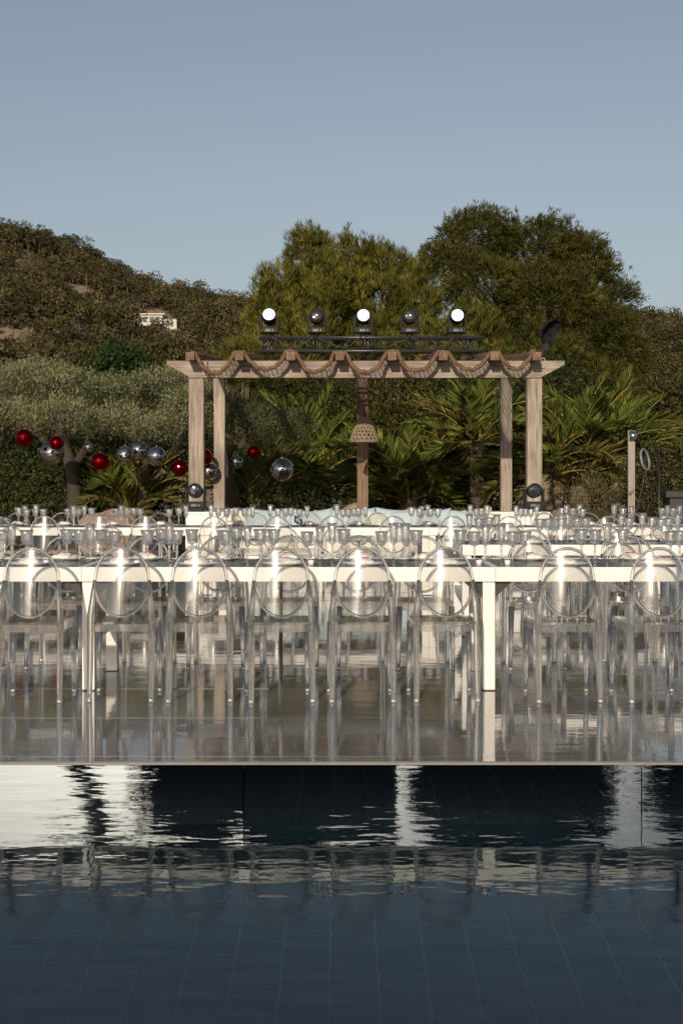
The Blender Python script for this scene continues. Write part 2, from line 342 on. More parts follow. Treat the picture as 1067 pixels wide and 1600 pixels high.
def shrub(name, label, base, lobes, mat, per_m2=60, L=.07, W=.03, cl=.14, k=7, up=.3, group=None, cat='shrub', stem=M['bark'], tone=.5, spread=1.4, trunk=None, bottom=-.85, inner=.18, jit=.6):
    root = empty(name, base, 0, label, cat, group); b = Vector(base); ls = [((Vector(c)-b)[:], r) for c, r in lobes]
    if trunk is None:
        mb = MB()
        for c, r in ls:
            for q in range(2):
                e = Vector(c)+Vector((random.uniform(-.4,.4)*r[0], random.uniform(-.3,.3)*r[1], random.uniform(-.1,.5)*r[2]))
                mb.tube([(e.x*.5, e.y*.5, -.05), (e.x*.8, e.y*.8, e.z*.5), e], [.035,.025,.012], 6)
        mb.build('stem', stem, root)
    else: link('trunk', trunk, root)
    C, D = clumps(ls, per_m2, cl, inner=inner, bottom=bottom)
    p, d, LL, WW, t = tufts(C, D, k, cl*2, L, W, up, spread, tone, .2)
    link('crown' if trunk else 'foliage', leaf_mesh('crown', mat, p, d, LL, WW, t, np.repeat(D, k, 0), jit), root); return root
def lobe(px, py, rx, ry, d, depth=None):
    s = d/F; return (P(px, py, d)[:], (rx*s, depth if depth else rx*s, ry*s))

# ------------------------------------------------------------------ hills with their wood
ridge = [(-170,52),(-110,50),(-85,48),(-62,46),(-55,44.6),(-47,41),(-39,37.8),(-31,35),(-22.6,33.5),(-14.5,31.5),(0,27),(15,24.5),(30,27),(44,29.5),(52,30.3),(62,29.4),(80,27),(120,24),(180,22)]
rx_, rz_ = np.array(ridge).T; rz_ = rz_-1.0
def hill_z(x, y):
    zr = np.interp(x*260/np.maximum(y,200)*1.0, rx_, rz_)
    t = np.clip((y-80)/180, 0, 1); s = t*t*(3-2*t)*.35+t*.65; s = np.where(y > 260, 1-np.clip((y-260)/260,0,1)*.7, s)
    nz = 1.6*np.sin(x*.11+y*.05)*np.cos(y*.09-x*.03)+1.0*np.sin(x*.23-y*.17)+.5*np.sin(x*.5+y*.41)
    return zr*s+nz*np.clip(t*2,0,1)*.8-.3
gx = np.linspace(-190, 190, 150); gy = np.linspace(76, 420, 120); XX, YY = np.meshgrid(gx, gy); ZZ = hill_z(XX, YY)
ZZ[0] = -1
v = np.stack([XX, YY, ZZ], -1).reshape(-1,3); nx = len(gx)
hm = MB(); hm.add(v.tolist(), [(j*nx+i, j*nx+i+1, (j+1)*nx+i+1, (j+1)*nx+i) for j in range(len(gy)-1) for i in range(nx-1)], True)
tag(hm.build('hill', M['hillsoil']), kind='structure')
def hill_wood():
    V = []; T = []
    n = 6800; y = np.sqrt(rng.uniform(95**2, 275**2, n)); u = rng.uniform(-.33, .33, n); x = u*y
    bare = np.zeros(n, bool)
    for (bx, by, br) in ((-33,225,5),(-27,190,4),(-9,230,7),(-12,215,5),(-30,218,8),(52,215,6),(50,200,4),(54,225,5),(-20,240,5),(-36,196,4),(-16,222,4),(-45,215,5),(-50,235,5),(-25,212,5),(-31,170,2)):
        bare |= ((x-bx)**2+((y-by)*.55)**2 < (br*.62)**2)
    bare |= (np.abs(x+26.3*y/205) < 2.7*y/205) & (y > 178) & (y < 200)
    nz = np.sin(x*.31+2)*np.cos(y*.27)+np.sin(x*.13-y*.11); keep = (~bare) & (rng.uniform(0,1,n) < np.where(nz < -.8, .8, .96))
    x, y = x[keep], y[keep]; z = hill_z(x, y); n = len(x)
    h = rng.uniform(1.6, 3.9, n)*np.where(rng.uniform(0,1,n) < .3, .55, 1); rad = h*rng.uniform(.38,.6,n)
    ns = 2600; ys = np.sqrt(rng.uniform(120**2, 270**2, ns)); xs_ = np.where(rng.uniform(0,1,ns) < .75, rng.uniform(-.3,-.02,ns), rng.uniform(.17,.3,ns))*ys
    ok = ~((np.abs(xs_+26.3*ys/205) < 2.8*ys/205) & (ys > 180) & (ys < 200)); xs_, ys = xs_[ok], ys[ok]; hh = rng.uniform(.6,1.3,len(xs_))
    x = np.concatenate([x, xs_]); y = np.concatenate([y, ys]); z = np.concatenate([z, hill_z(xs_, ys)-.2]); h = np.concatenate([h, hh]); rad = np.concatenate([rad, hh*.75]); n = len(x)
    vis = ((x/y < .0) | (x/y > .17)) & (y > 120); vis |= rng.uniform(0,1,n) < .25; x, y, z, h, rad = x[vis], y[vis], z[vis], h[vis], rad[vis]; n = len(x)
    NR = []
    for a in range(n):
        sub, m = (6, 26) if h[a] > 1.35 else (3, 16)
        cs = sph(sub)*np.array([rad[a]*.62, rad[a]*.62, h[a]*.2])+np.array([x[a], y[a], z[a]+h[a]*.66]); tone = rng.normal(.45, .2)
        if rng.uniform() < .08: tone += .3
        c = np.repeat(cs, m, 0); o = sph(sub*m); o[:,2] = np.where(o[:,2] < -.3, -o[:,2], o[:,2]); rs = rad[a]*.5
        V.append((c+o*np.array([1,1,.8])*rs*rng.uniform(.8,1.05,size=(sub*m,1)), o)); T.append(tone+rng.normal(0,.1,sub*m)+np.repeat(rng.normal(0,.08,sub),m))
    p = np.concatenate([a for a,_ in V]); nr = np.concatenate([b for _,b in V]); t = np.concatenate(T)
    d = norm(np.cross(nr, sph(len(nr)))+nr*.25)
    me = leaf_mesh('hillside_wood', M['wood_hill'], p, d, rng.uniform(.22,.42,len(p)), rng.uniform(.18,.32,len(p)), t, nr, .35)
    tag(link('hillside_wood', me), 'brown green pine wood covering the dry hills', 'wood', kind='stuff')
    mb = MB()
    for a in range(0, n):
        mb.tube([(x[a], y[a], z[a]-.3), (x[a]+.1, y[a], z[a]+h[a]*.55)], [.13,.07], 4, cap=False)
    tag(mb.build('hillside_trunks', M['bark']), 'thin dark trunks of the far hillside wood', 'trunks', kind='stuff')
hill_wood()
# white house on the hill
def hill_house():
    d = 190; c = P(246, 518, d); s = d/F; hp = noisy('sun_bleached_render', (.50,.48,.44), (.58,.56,.52), 1.2, .9, .1)
    r = empty('hillside_house', (c.x, d, float(hill_z(np.array(c.x), np.array(float(d))))+.1), 0, 'white flat-roofed house with terraces among pines on the left hill', 'house')
    MB().box(-3.2, .8, 0, 5, 0, 3.2).build('upper_block', hp, r); MB().box(-3.5, 1.2, -.5, 5.2, 3.2, 3.5).build('roof_slab', hp, r)
    MB().box(-.2, 3.2, -1.8, 4, -.9, 1.7).build('lower_block', hp, r); MB().box(-3.4, -.3, -2.4, 0, -.9, .9).build('terrace_wall', hp, r)
    for x0, x1, z0, z1, y in ((-2.8,-1.6,1.1,2.7,-.04),(-1.2,.4,1.1,2.7,-.04),(1.5,2.7,-.1,1.1,-1.84)):
        wv = MB().box(x0, x1, y, y+.2, z0, z1).build('window', M['dark_glass'], r)
        MB().box((x0+x1)/2-.05, (x0+x1)/2+.05, y-.03, y, z0, z1).build('frame', hp, wv)
    MB().box(-5, 4, -2.5, 6, -6, -.95).build('foundation', M['hillsoil'], r)
    r.scale = (.86, .75, .52)
hill_house()

# ------------------------------------------------------------------ pines and broadleaf trees
pine('pine_tree', 'large dark spreading pine at right, tallest tree in view', (PX(850,46), 46, -.05), 9.5, .34,
     [lobe(750,378,58,45,46,1.6), lobe(835,392,70,48,46,1.9), lobe(700,412,40,32,45,1.3), lobe(905,420,48,48,46,1.6), lobe(965,462,24,26,46,.9),
      lobe(760,450,68,44,44.5,1.7), lobe(850,470,72,48,44.5,1.8), lobe(920,510,55,50,45,1.5), lobe(965,560,38,50,45,1.2), lobe(850,560,66,50,44,1.6), lobe(930,610,60,45,44,1.3), lobe(780,540,55,50,45,1.5)],
     M['pine'], per_m2=7.0, cl=.46, sub=15, k=12, L=.16, W=.022, up=.45, tone=.5)
pine('pine_tree', 'yellow-green upright pine behind the leftmost lit stage lamps', (PX(480,40), 40, -.05), 8, .22,
     [lobe(478,402,34,36,40,.9), lobe(440,462,34,42,39.5,.9), lobe(500,455,40,50,39.5,1), lobe(420,520,34,45,39,.9), lobe(470,530,50,50,39,1.1), lobe(455,600,60,40,38.5,1.1)],
     M['pine_light'], per_m2=10, cl=.30, sub=11, k=12, L=.2, W=.02, up=1.5, spread=.7)
pine('pine_tree', 'yellow-green upright pine behind the middle stage lamps', (PX(570,42), 42, -.05), 8, .24,
     [lobe(552,414,40,36,42,1), lobe(604,424,34,32,42,.9), lobe(535,470,36,45,41.5,1), lobe(590,480,50,48,41.5,1.1), lobe(648,475,36,46,41.5,.9), lobe(560,545,66,50,41,1.2), lobe(650,550,50,50,41,1.2)],
     M['pine_light'], per_m2=10, cl=.30, sub=11, k=12, L=.2, W=.02, up=1.5, spread=.7, tone=.45)
pine('pine_tree', 'low light-green young pine beside the right end of the truss', (PX(735,36), 36, -.05), 5, .14,
     [lobe(735,520,44,40,36,.8), lobe(700,550,40,40,36,.8), lobe(775,560,36,36,36,.7), lobe(730,580,60,36,35.5,.9)],
     M['pine_light'], per_m2=11, cl=.28, sub=11, k=12, L=.18, W=.019, up=1.6, spread=.6, tone=.42)
pine('pine_tree', 'low bushy young pine just left of the pergola beam', (PX(385,34), 34, -.05), 4, .12,
     [lobe(385,560,30,26,34,.6), lobe(430,590,40,30,34,.7), lobe(350,590,34,30,34,.7)],
     M['pine_light'], per_m2=12, cl=.26, sub=11, k=11, L=.17, W=.019, up=1.0, spread=.8, tone=.4)
shrub('broadleaf_tree', 'deep green leafy tree rising behind the olive hedge', (PX(190,34), 34, -.05),
      [lobe(190,570,32,30,34,.6), lobe(215,592,28,30,34,.5), lobe(163,592,26,34,34,.5), lobe(250,602,22,24,34,.4)], M['green'], per_m2=60, L=.13, W=.06, cl=.16, k=8, cat='tree',
      trunk=limb_mesh('trunk', M['bark'], (0,0,-.1), (0,0,3), .1, [(.4,0,3),(-.4,0,3)]), tone=.4)
# dark evergreen mass behind the pergola
for i, (px, py, rx, ry, d, lab) in enumerate([
        (480,625,70,45,34,'dark evergreen shrub behind the left half of the pergola'), (610,622,80,45,34.5,'dark evergreen shrub behind the middle pergola post'),
        (730,640,70,60,35,'dark evergreen shrub behind the right half of the pergola'), (560,705,90,60,33.5,'shaded evergreen shrub low behind the sofa'),
        (860,620,60,60,35,'dark evergreen shrub right of the pergola'), (950,690,60,80,33.5,'dark evergreen shrub behind the steel shower'),
        (700,720,90,60,34,'shaded evergreen shrub behind the trunked palm'), (430,715,80,60,33.5,'shaded evergreen shrub behind the largest mirror ball')]):
    shrub('evergreen_shrub', lab, (PX(px,d), d, -.05), [lobe(px,py,rx,ry,d,.8), lobe(px-rx*.5,py+ry*.8,rx*.6,ry*.7,d-.3,.6), lobe(px+rx*.5,py+ry*.9,rx*.6,ry*.7,d-.3,.6)], M['pine' if i%2 else 'hedge'], per_m2=60, L=.13, W=.04, cl=.2, k=8,
          group='evergreen shrubs behind the pergola', tone=.4)
for i, (px, py, rx, ry, d, lab) in enumerate([(1045,640,40,50,36,'olive-green tree at the far right edge'), (1020,590,40,30,60,'distant round tree under the right hill')]):
    shrub('broadleaf_tree', lab, (PX(px,d), d, -.05), [lobe(px,py,rx,ry,d,.8), lobe(px+30,py+30,rx,ry,d-.3,.8)], M['hedge_dry'], per_m2=40, L=.16, W=.07, cl=.22, k=8, cat='tree',
          trunk=limb_mesh('trunk', M['bark'], (0,0,-.1), (0,0,2.2), .12, [(.4,0,2.4),(-.4,0,2.4)]), tone=.5)
# olive trees with clipped cloud crowns
def olive(label, base, lobes, trunk_pts, radii, tone=.55, per=100):
    b = Vector(base); mb = MB()
    for pts, r in zip(trunk_pts, radii): mb.tube([(Vector(q)-b) for q in pts], r, 9)
    root = shrub('olive_tree', label, base, lobes, M['olive'], per_m2=per, L=.06, W=.017, cl=.09, k=13, up=.9, spread=1.1, group='clipped olive trees', cat='tree', trunk=mb.mesh('trunk', M['olive_bark']), tone=tone, bottom=-.75, inner=.1, jit=.38)
    return root
OD = 24.0
olive('silver-green clipped olive tree above the red balls at far left', (PX(115,OD), OD, -.05),
      [lobe(15,600,60,27,OD+1.2,.9), lobe(98,655,58,30,OD-.4,.8), lobe(108,603,56,24,OD+1.1,.8), lobe(28,650,42,23,OD+.2,.7), lobe(-50,630,60,44,OD+.3,1), lobe(60,588,50,22,OD+2,.7)],
      [[P(118,870,OD), P(116,760,OD), P(108,715,OD), P(95,675,OD), P(100,640,OD)], [P(112,735,OD), P(135,700,OD), P(150,650,OD)], [P(108,715,OD), P(70,690,OD), P(40,650,OD)]],
      [[.17,.11,.10,.08,.05], [.08,.06,.04], [.06,.05,.03]])
olive('silver-green clipped olive tree just left of the pergola', (PX(215,OD+.4), OD+.4, -.05),
      [lobe(190,660,40,26,OD+.2,.8), lobe(186,612,48,22,OD+1.6,.8), lobe(245,672,38,23,OD-.4,.6), lobe(288,645,38,34,OD+.6,.8), lobe(252,602,44,22,OD+1.8,.8), lobe(322,618,34,26,OD+1.4,.7)],
      [[P(225,870,OD+.4), P(222,770,OD+.4), P(230,715,OD+.4), P(240,650,OD+.4)], [P(226,735,OD+.4), P(275,700,OD+.4), P(295,650,OD+.4)]], [[.13,.09,.075,.045], [.07,.055,.03]])
olive('flat clipped olive tree in the shade of the pergola roof', (PX(365,OD+.6), OD+.6, -.05),
      [lobe(385,662,62,34,OD+.8,.8), lobe(445,672,48,28,OD+.6,.7), lobe(345,650,40,38,OD+1,.7)],
      [[P(362,870,OD+.6), P(365,770,OD+.6), P(352,720,OD+.6), P(362,700,OD+.4), P(378,698,OD+.4), P(385,670,OD+.6)]], [[.13,.1,.08,.065,.06,.04]], tone=.45)
# hedges
hr = [lobe(x, 702+6*math.sin(x*.1), 50, 34, 26.0, .6) for x in range(-60, 330, 44)]+[lobe(x, 742+8*math.sin(x*.07), 52, 54, 25.2, .6) for x in range(-60, 165, 42)]
shrub('hedge', 'dark green leafy hedge under the olive tree at left', (PX(50,25.2), 25.2, -.05), hr+[lobe(x, 820, 52, 50, 25, .7) for x in range(-60,190,50)], M['hedge'], per_m2=85, L=.065, W=.035, cl=.12, k=8, cat='hedge', tone=.55)
shrub('hedge', 'bronze-tipped leafy hedge behind the ring light', (PX(1040,24.5), 24.5, -.05), [lobe(x, 748, 44, 56, 24.5, .6) for x in (1015,1058,1105,1150)]+[lobe(x, 830, 46, 50, 24.3, .6) for x in (1015,1060,1110,1150)], M['hedge_dry'], per_m2=85, L=.06, W=.036, cl=.12, k=8, cat='hedge', tone=.5)
shrub('dry_shrub', 'rounded dry olive-brown shrub left of the steel shower', (PX(925,24), 24, -.05), [lobe(925,790,42,46,24,.5), lobe(900,830,40,40,24,.5), lobe(955,835,36,40,24,.5)], M['dry'], per_m2=110, L=.08, W=.012, cl=.1, k=9, up=1.0, spread=.9, tone=.35)
for px, py, rx, ry, lab in ((185,790,50,34,'low dark shrub below the left palm'), (270,790,40,36,'low dark shrub left of the pergola post'), (375,800,40,34,'low dark shrub between the two left posts'), (460,795,50,34,'low dark shrub below the largest mirror ball')):
    shrub('low_shrub', lab, (PX(px,25.5), 25.5, -.05), [lobe(px,py,rx,ry,25.5,.5), lobe(px+10,py+45,rx,ry,25.3,.5)], M['hedge'], per_m2=70, L=.08, W=.03, cl=.13, k=8, group='low shrubs along the bed', tone=.35)
# oleander with pink flowers
ol = shrub('oleander', 'dark shrub with small pink flowers behind the trunked palm', (PX(712,31), 31, -.05), [lobe(708,690,24,26,31,.4), lobe(708,740,22,40,31,.4)], M['hedge'], per_m2=60, L=.11, W=.025, cl=.14, k=8, tone=.4)
M['pink'] = plain('pink_petals', (.55,.16,.22), .6)
fl = MB()
for _ in range(16):
    c = P(random.uniform(698,722), random.uniform(662,684), 30.5)-Vector((PX(712,31), 31, -.05))
    for a in range(5):
        q = a*1.2566; fl.add([c, c+Vector((.03*math.cos(q)-.012*math.sin(q), -.012, .03*math.sin(q)+.012*math.cos(q))), c+Vector((.045*math.cos(q), -.02, .045*math.sin(q))), c+Vector((.03*math.cos(q)+.012*math.sin(q), -.012, .03*math.sin(q)-.012*math.cos(q)))], [(0,1,2,3)])
fl.build('flowers', M['pink'], ol)

# ------------------------------------------------------------------ palms
def frond_mesh(L, droop, mat, nl=38, ll=.42, seed=0):
    r = np.random.default_rng(seed); ts = np.linspace(0, 1, 16)
    def pt(t): return np.array([L*(t-.18*droop*t**3), 0, -L*.55*droop*t**2.4+L*.03*t])
    mb = MB(); mb.tube([pt(t) for t in ts], [.013*(1-.8*t)+.0025 for t in ts], 5)
    V = []; T = []
    for s in (-1, 1):
        for t in np.linspace(.16, .995, nl):
            p = pt(t); tg = pt(min(t+.02,1.02))-pt(t-.02); tg = tg/np.linalg.norm(tg); up = np.cross(tg, [0,1,0]); up = up/np.linalg.norm(up); up = up if up[2] > 0 else -up
            l = ll*(.45+.75*math.sin(math.pi*min(1,(t-.05)*1.02)**.8))*r.uniform(.85,1.12); a = R(58-28*t+r.normal(0,7))
            d = tg*math.cos(a)+np.array([0,s,0])*math.sin(a)*.9+up*(.38+r.normal(0,.12)); d = d/np.linalg.norm(d)
            q = np.cross(d, up+r.normal(0,.9,3)); q = q/np.linalg.norm(q)*.014
            m = p+d*l*.4; e = p+d*l+np.array([0,0,-.12*l]); V.append([p, m+q, e, m-q]); T.append(r.normal(.5,.2))
    me = quads('frond', mat, np.array(V), np.array(T))
    bm = bmesh.new(); bm.from_mesh(me); rm = mb.mesh('r', M['rachis']); nf = len(bm.faces); bm.from_mesh(rm)
    bm.faces.ensure_lookup_table()
    for f in bm.faces[nf:]: f.material_index = 1
    bm.to_mesh(me); bm.free(); me.materials.append(M['rachis']); me.update(); return me
FR = [frond_mesh(1.0, dr, M['palm'], seed=i, ll=.24) for i, dr in enumerate((.35,.6,.9,1.2))]
FRL = [frond_mesh(1.0, dr, M['palm'], nl=46, seed=20+i, ll=.24) for i, dr in enumerate((.5,.8,1.1))]
FRD = [frond_mesh(1.0, dr, M['palm_dry'], nl=34, seed=40+i, ll=.22) for i, dr in enumerate((.6,1.1))]
def palm(label, px, d, crown_py, n, L, el=(5,85), trunk_r=.16, dry=.12, seed=0):
    rd = random.Random(seed); x = PX(px, d); z = PZ(crown_py, d)
    root = empty('palm_tree', (x, d, -.05), 0, label, 'palm tree', 'date palms around the pergola')
    if z > .35:
        mb = MB(); h = z+.1; m = max(3, int(h/.07)); prof = []
        for i in range(m):
            k = i/m; rr = trunk_r*(1.05-.15*k+.25*max(0,k-.8)); prof += [(rr*.86, k*h), (rr*1.12, k*h+h/m*.75), (rr*.9, k*h+h/m*.98)]
        mb.lathe(prof, 14, 7, .09); mb.build('trunk', M['palm_trunk'], root)
        for i in range(int(m*7)):                       # old leaf bases
            a = i*2.4; zz = .1+h*i/(m*7); c, s_ = math.cos(a), math.sin(a); r0 = trunk_r*.95
            if i % 3 == 0: pass
    else: z = max(z, .12)
    for i in range(n):
        k = i/n; a = i*2.39996+rd.uniform(-.3,.3); e = el[1]-(el[1]-el[0])*k**.85+rd.uniform(-8,8)
        pool = FRD if rd.random() < dry*(.4+k*1.3) else (FRL if rd.random() < .5 else FR)
        o = link('frond', rd.choice(pool), root, (math.cos(a)*trunk_r*.5, math.sin(a)*trunk_r*.5, z+.05-.02*k), (rd.uniform(-.5,.5), -R(e), a))
        s = L*rd.uniform(.8,1.1); o.scale = (s, s*.95, s)
    return root
palm('lush low palm with arching fronds right of the middle post', 640, 29.3, 782, 36, 2.05, (8,88), .2, .10, 1)
palm('palm with a thick ringed trunk between middle and right posts', 746, 28.6, 692, 36, 1.6, (-15,86), .17, .10, 2)
palm('low palm with yellow stems behind the red balls at left', 205, 24.6, 800, 24, 1.45, (25,88), .12, .35, 3)
palm('small palm between the pergola posts at left', 398, 28.3, 785, 26, 1.55, (20,88), .12, .2, 4)
palm('feathery palm behind the flat olive and hanging lampshade', 490, 30.2, 755, 30, 2.0, (10,88), .16, .12, 5)
palm('tall fronded palm right of the right front post', 905, 28.0, 735, 36, 2.0, (0,88), .2, .15, 6)
palm('yellowing palm close behind the right front post', 852, 27.4, 745, 26, 1.45, (-5,85), .15, .4, 7)
palm('far palm behind the steel shower top', 965, 30.0, 705, 28, 1.7, (0,86), .18, .15, 8)
# stones in the bed
for i, (px, py, s, lab) in enumerate(((165,796,.30,'reddish boulder at the foot of the left palm'), (440,795,.25,'reddish boulder below the flat olive tree'), (555,792,.3,'reddish boulder beside the middle post'), (700,795,.25,'reddish boulder beside the ringed palm trunk'), (880,800,.28,'reddish boulder beside the right front post'))):
    bm = bmesh.new(); bmesh.ops.create_icosphere(bm, subdivisions=3, radius=1)
    for q in bm.verts:
        n_ = math.sin(q.co.x*3+i)*math.cos(q.co.y*4)*.15+math.sin(q.co.z*5+q.co.x*2+i)*.1; q.co *= 1+n_; q.co.x *= 1.3; q.co.z *= .7
    me = bpy.data.meshes.new('boulder'); bm.to_mesh(me); bm.free(); me.materials.append(M['stone'])
    o = link('boulder', me, None, (PX(px,23.6), 23.6, s*1.2), (0,0,i*1.3)); o.scale = (s*1.3, s, s*2.2); tag(o, lab, 'rock', 'boulders in the planting bed')

# ------------------------------------------------------------------ pergola
DF, DB = 20.0, 23.5
pg = empty('pergola', (0, DF, 0), 0, 'weathered timber pergola with scalloped net roof behind the tables', 'pergola')
def beam_y(name, x0, x1, y0, y1, z0, z1, mat, rot=None):      # long axis modelled on local Z so the grain runs along it
    if name == 'post':
        return MB().box(-(x1-x0)/2, (x1-x0)/2, -(y1-y0)/2, (y1-y0)/2, z0, z1, .012).build(name, mat, pg, ((x0+x1)/2, (y0+y1)/2-DF, 0))
for px, hw in ((308,.105), (833.5,.105)):
    x = PX(px, DF); beam_y('post', x-hw, x+hw, DF-.1, DF+.1, -.05, PZ(592,DF), M['wood'])
for px in (343.5, 566.5, 790):
    x = PX(px, DB); beam_y('post', x-.092, x+.092, DB-.09, DB+.09, -.05, 2.96, M['wood2'] if px == 566.5 else M['wood'])
def front_beam(d, z0, z1, xa, xb, mat, tail=.34, th=.08, parent=pg):
    n = (xb-xa); poly = [(0,z1),(0,z1-.055),(tail,z0),(n-tail,z0),(n,z1-.055),(n,z1)]
    # model with length on local Z, then lay down
    mb = MB(); k = len(poly); v = [(z, -th, x) for x,z in poly]+[(z, th, x) for x,z in poly]
    mb.add(v, [tuple(range(k)), tuple(range(2*k-1,k-1,-1))]+[(i, i+k, (i+1)%k+k, (i+1)%k) for i in range(k)])
    o = mb.build('beam', mat, parent); o.matrix_local = Matrix(((0,0,1,xa),(0,1,0,d-DF),(1,0,0,0),(0,0,0,1))); return o
ZF1, ZF0 = PZ(564.5,DF), PZ(591,DF)
front_beam(DF, ZF0+.002, ZF1, PX(262,DF), PX(880,DF), M['wood'])
front_beam(DB, 2.962, 3.2, PX(272,DB), PX(866,DB), M['wood2'])
rafx = [PX(p, DF-.35) for p in (299, 375, 455, 531, 612, 691, 771, 836)]
ZR = ZF1+.002; slope = (3.2-ZF1)/(DB-DF)
for x in rafx:
    mb = MB().box(-.062, .062, -.055, .062, -.1, 4.65, .01)
    o = mb.build('rafter', M['wood2'], pg)
    ang = math.atan(slope); yv = Vector((0, math.cos(ang), math.sin(ang))); zv = Vector((0, -math.sin(ang), math.cos(ang)))
    o.matrix_local = Matrix(((1,0,0,x),(0,zv.y,yv.y,-.42),(0,zv.z,yv.z,ZR+.058-.42*slope),(0,0,0,1)))
# net draped over the rafters
def net_mat():
    m, n, b, o = new_mat('woven_rope_net'); tc = N(n, 'ShaderNodeUVMap'); mp = N(n, 'ShaderNodeMapping'); mp.inputs['Scale'].default_value = (1,1,1); n.links.new(tc.outputs[0], mp.inputs[0])
    outs = []
    for dr in ('X', 'Y'):
        wv = N(n, 'ShaderNodeTexWave', wave_type='BANDS', bands_direction=dr, _Scale=5, _Distortion=1.0, _Detail=1); n.links.new(mp.outputs[0], wv.inputs['Vector']); outs.append(wv)
    mxm = N(n, 'ShaderNodeMath', operation='MAXIMUM'); n.links.new(outs[0].outputs['Fac'], mxm.inputs[0]); n.links.new(outs[1].outputs['Fac'], mxm.inputs[1])
    gt = N(n, 'ShaderNodeMath', operation='GREATER_THAN'); gt.inputs[1].default_value = .92; n.links.new(mxm.outputs[0], gt.inputs[0])
    b.inputs['Roughness'].default_value = .9; b.inputs['Base Color'].default_value = (.22,.125,.07,1); n.links.new(gt.outputs[0], b.inputs['Alpha']); return m
M['net'] = net_mat()
def net():
    xs = []; zs = []
    for a, bq in zip(rafx[:-1], rafx[1:]):
        sag = random.uniform(.22,.28)*(bq-a)/.68; a2, b2 = a+.07, bq-.07; sk = random.uniform(-.12,.12)
        xs.append(a); zs.append(.13)
        for k in range(19):
            t = k/18; xs.append(a2+(b2-a2)*t); zs.append(.125-sag*(1-abs(2*t-1)**2.4)*(1+sk*(2*t-1)))
    xs.append(rafx[-1]); zs.append(.135)
    ny = 26; V = []; UV = []; s = 0; sl = []
    for i in range(len(xs)):
        if i: s += math.hypot(xs[i]-xs[i-1], zs[i]-zs[i-1])
        sl.append(s)
    for j in range(ny):
        y = -.45+4.6*j/(ny-1)
        for i, x in enumerate(xs):
            V.append((x+.01*math.sin(y*9+i), y+.02*math.sin(i*.9), ZR+zs[i]*(1+.05*math.sin(y*2.1+i*.2))+y*slope+.01*math.sin(y*7+i*1.7))); UV.append((sl[i], y))
    nx = len(xs); fs = [(j*nx+i, j*nx+i+1, (j+1)*nx+i+1, (j+1)*nx+i) for j in range(ny-1) for i in range(nx-1)]
    mb = MB().add(V, fs, True); me = mb.mesh('netting', M['net']); uv = me.uv_layers.new(name='UVMap')
    for l in me.loops: uv.data[l.index].uv = UV[l.vertex_index]
    o = link('netting', me, pg); md = o.modifiers.new('t', 'SOLIDIFY'); md.thickness = .004
    # rolled front hem
    hem = MB().tube([Vector(V[i])+Vector((0,-.02,-.01)) for i in range(nx)], .029, 7); hem.build('net_hem', M['rope'], pg)
M['rope'] = noisy('brown_rope_hem', (.11,.06,.034), (.25,.145,.085), 30, .95, .9, dist=.02)
net()
MB().tube([(PX(325,DF-.4), -.45, ZR-.02), (PX(326,DF-.4), -.46, ZR-.3)], .012, 6).build('loose_cord', M['rope'], pg)
# woven lampshade
ls = empty('woven_lampshade', (PX(569,21.9), 21.9, PZ(690,21.9)), 0, 'conical woven rattan lampshade hanging before the middle post', 'lampshade')
M['rattan'] = noisy('rattan', (.20,.145,.10), (.32,.245,.18), 30, .85, .3)
H = (690-653)*21.9/F; r1, r0 = .222, .075; mb = MB()
def shade_pt(a, t): rr = r1+(r0-r1)*(t**1.15); return (rr*math.cos(a), rr*math.sin(a), H*t)
for sgn in (1, -1):
    for i in range(18):
        mb.tube([shade_pt(2*math.pi*i/18+sgn*t*1.3, t) for t in np.linspace(0,1,9)], .0105, 5)
wv_ = mb.build('weave', M['rattan'], ls)
mb = MB()
for t, rr in ((0,.013),(.17,.009),(.34,.009),(.5,.009),(.67,.009),(.84,.009),(1,.014)): mb.ring([shade_pt(2*math.pi*k/28, t) for k in range(28)], rr, 5)
mb.build('hoops', M['rattan'], ls)
MB().tube([(0,0,H),(0,0,3.02-PZ(690,21.9))], .006, 5).build('cord', M['black'], ls)

# ------------------------------------------------------------------ truss and moving heads
DT = 21.3
tr = empty('lighting_truss', (0, DT, 0), 0, 'black lighting truss above the pergola roof', 'truss')
xa, xb = PX(405,DT), PX(755,DT); zt, zb = PZ(528.5,DT), PZ(549.5,DT)
M['truss'] = plain('black_painted_aluminium', (.03,.03,.032), .3)
for y in (-.11, .11):
    for z in (zt, zb): MB().tube([(xa,y,z),(xb,y,z)], .024, 8).build('chord', M['truss'], tr)
n = 17
for y in (-.11, .11):
    for i in range(n):
        x0 = xa+.05+(xb-xa-.1)*i/n; x1 = xa+.05+(xb-xa-.1)*(i+1)/n; u = (zb, zt) if i%2 == 0 else (zt, zb)
        MB().tube([(x0,y,u[0]),(x1,y,u[1])], .009, 6).build('brace', M['truss'], tr)
for i in range(0, n+1, 4):
    x0 = xa+.05+(xb-xa-.1)*i/n
    for z in (zt, zb): MB().tube([(x0,-.11,z),(x0,.11,z)], .009, 6).build('brace', M['truss'], tr)
    for y in (-.11,.11): MB().tube([(x0,y,zb),(x0,y,zt)], .012, 6).build('upright', M['truss'], tr)
for px in (425, 575, 735): MB().tube([(PX(px,DT),.0,3.0),(PX(px,DT),0,PZ(505,DT) if px == 575 else zt)], .026, 8).build('standpipe', M['truss'], tr)
for a_, b_ in ((421,495),(495,567),(567,640),(640,713)):
    MB().tube([(PX(a_+(b_-a_)*t,DT), -.14, zt+.02-.16*math.sin(math.pi*t)+.02*math.sin(t*9+a_)) for t in np.linspace(0,1,12)], .008, 5).build('cable', M['black'], tr)
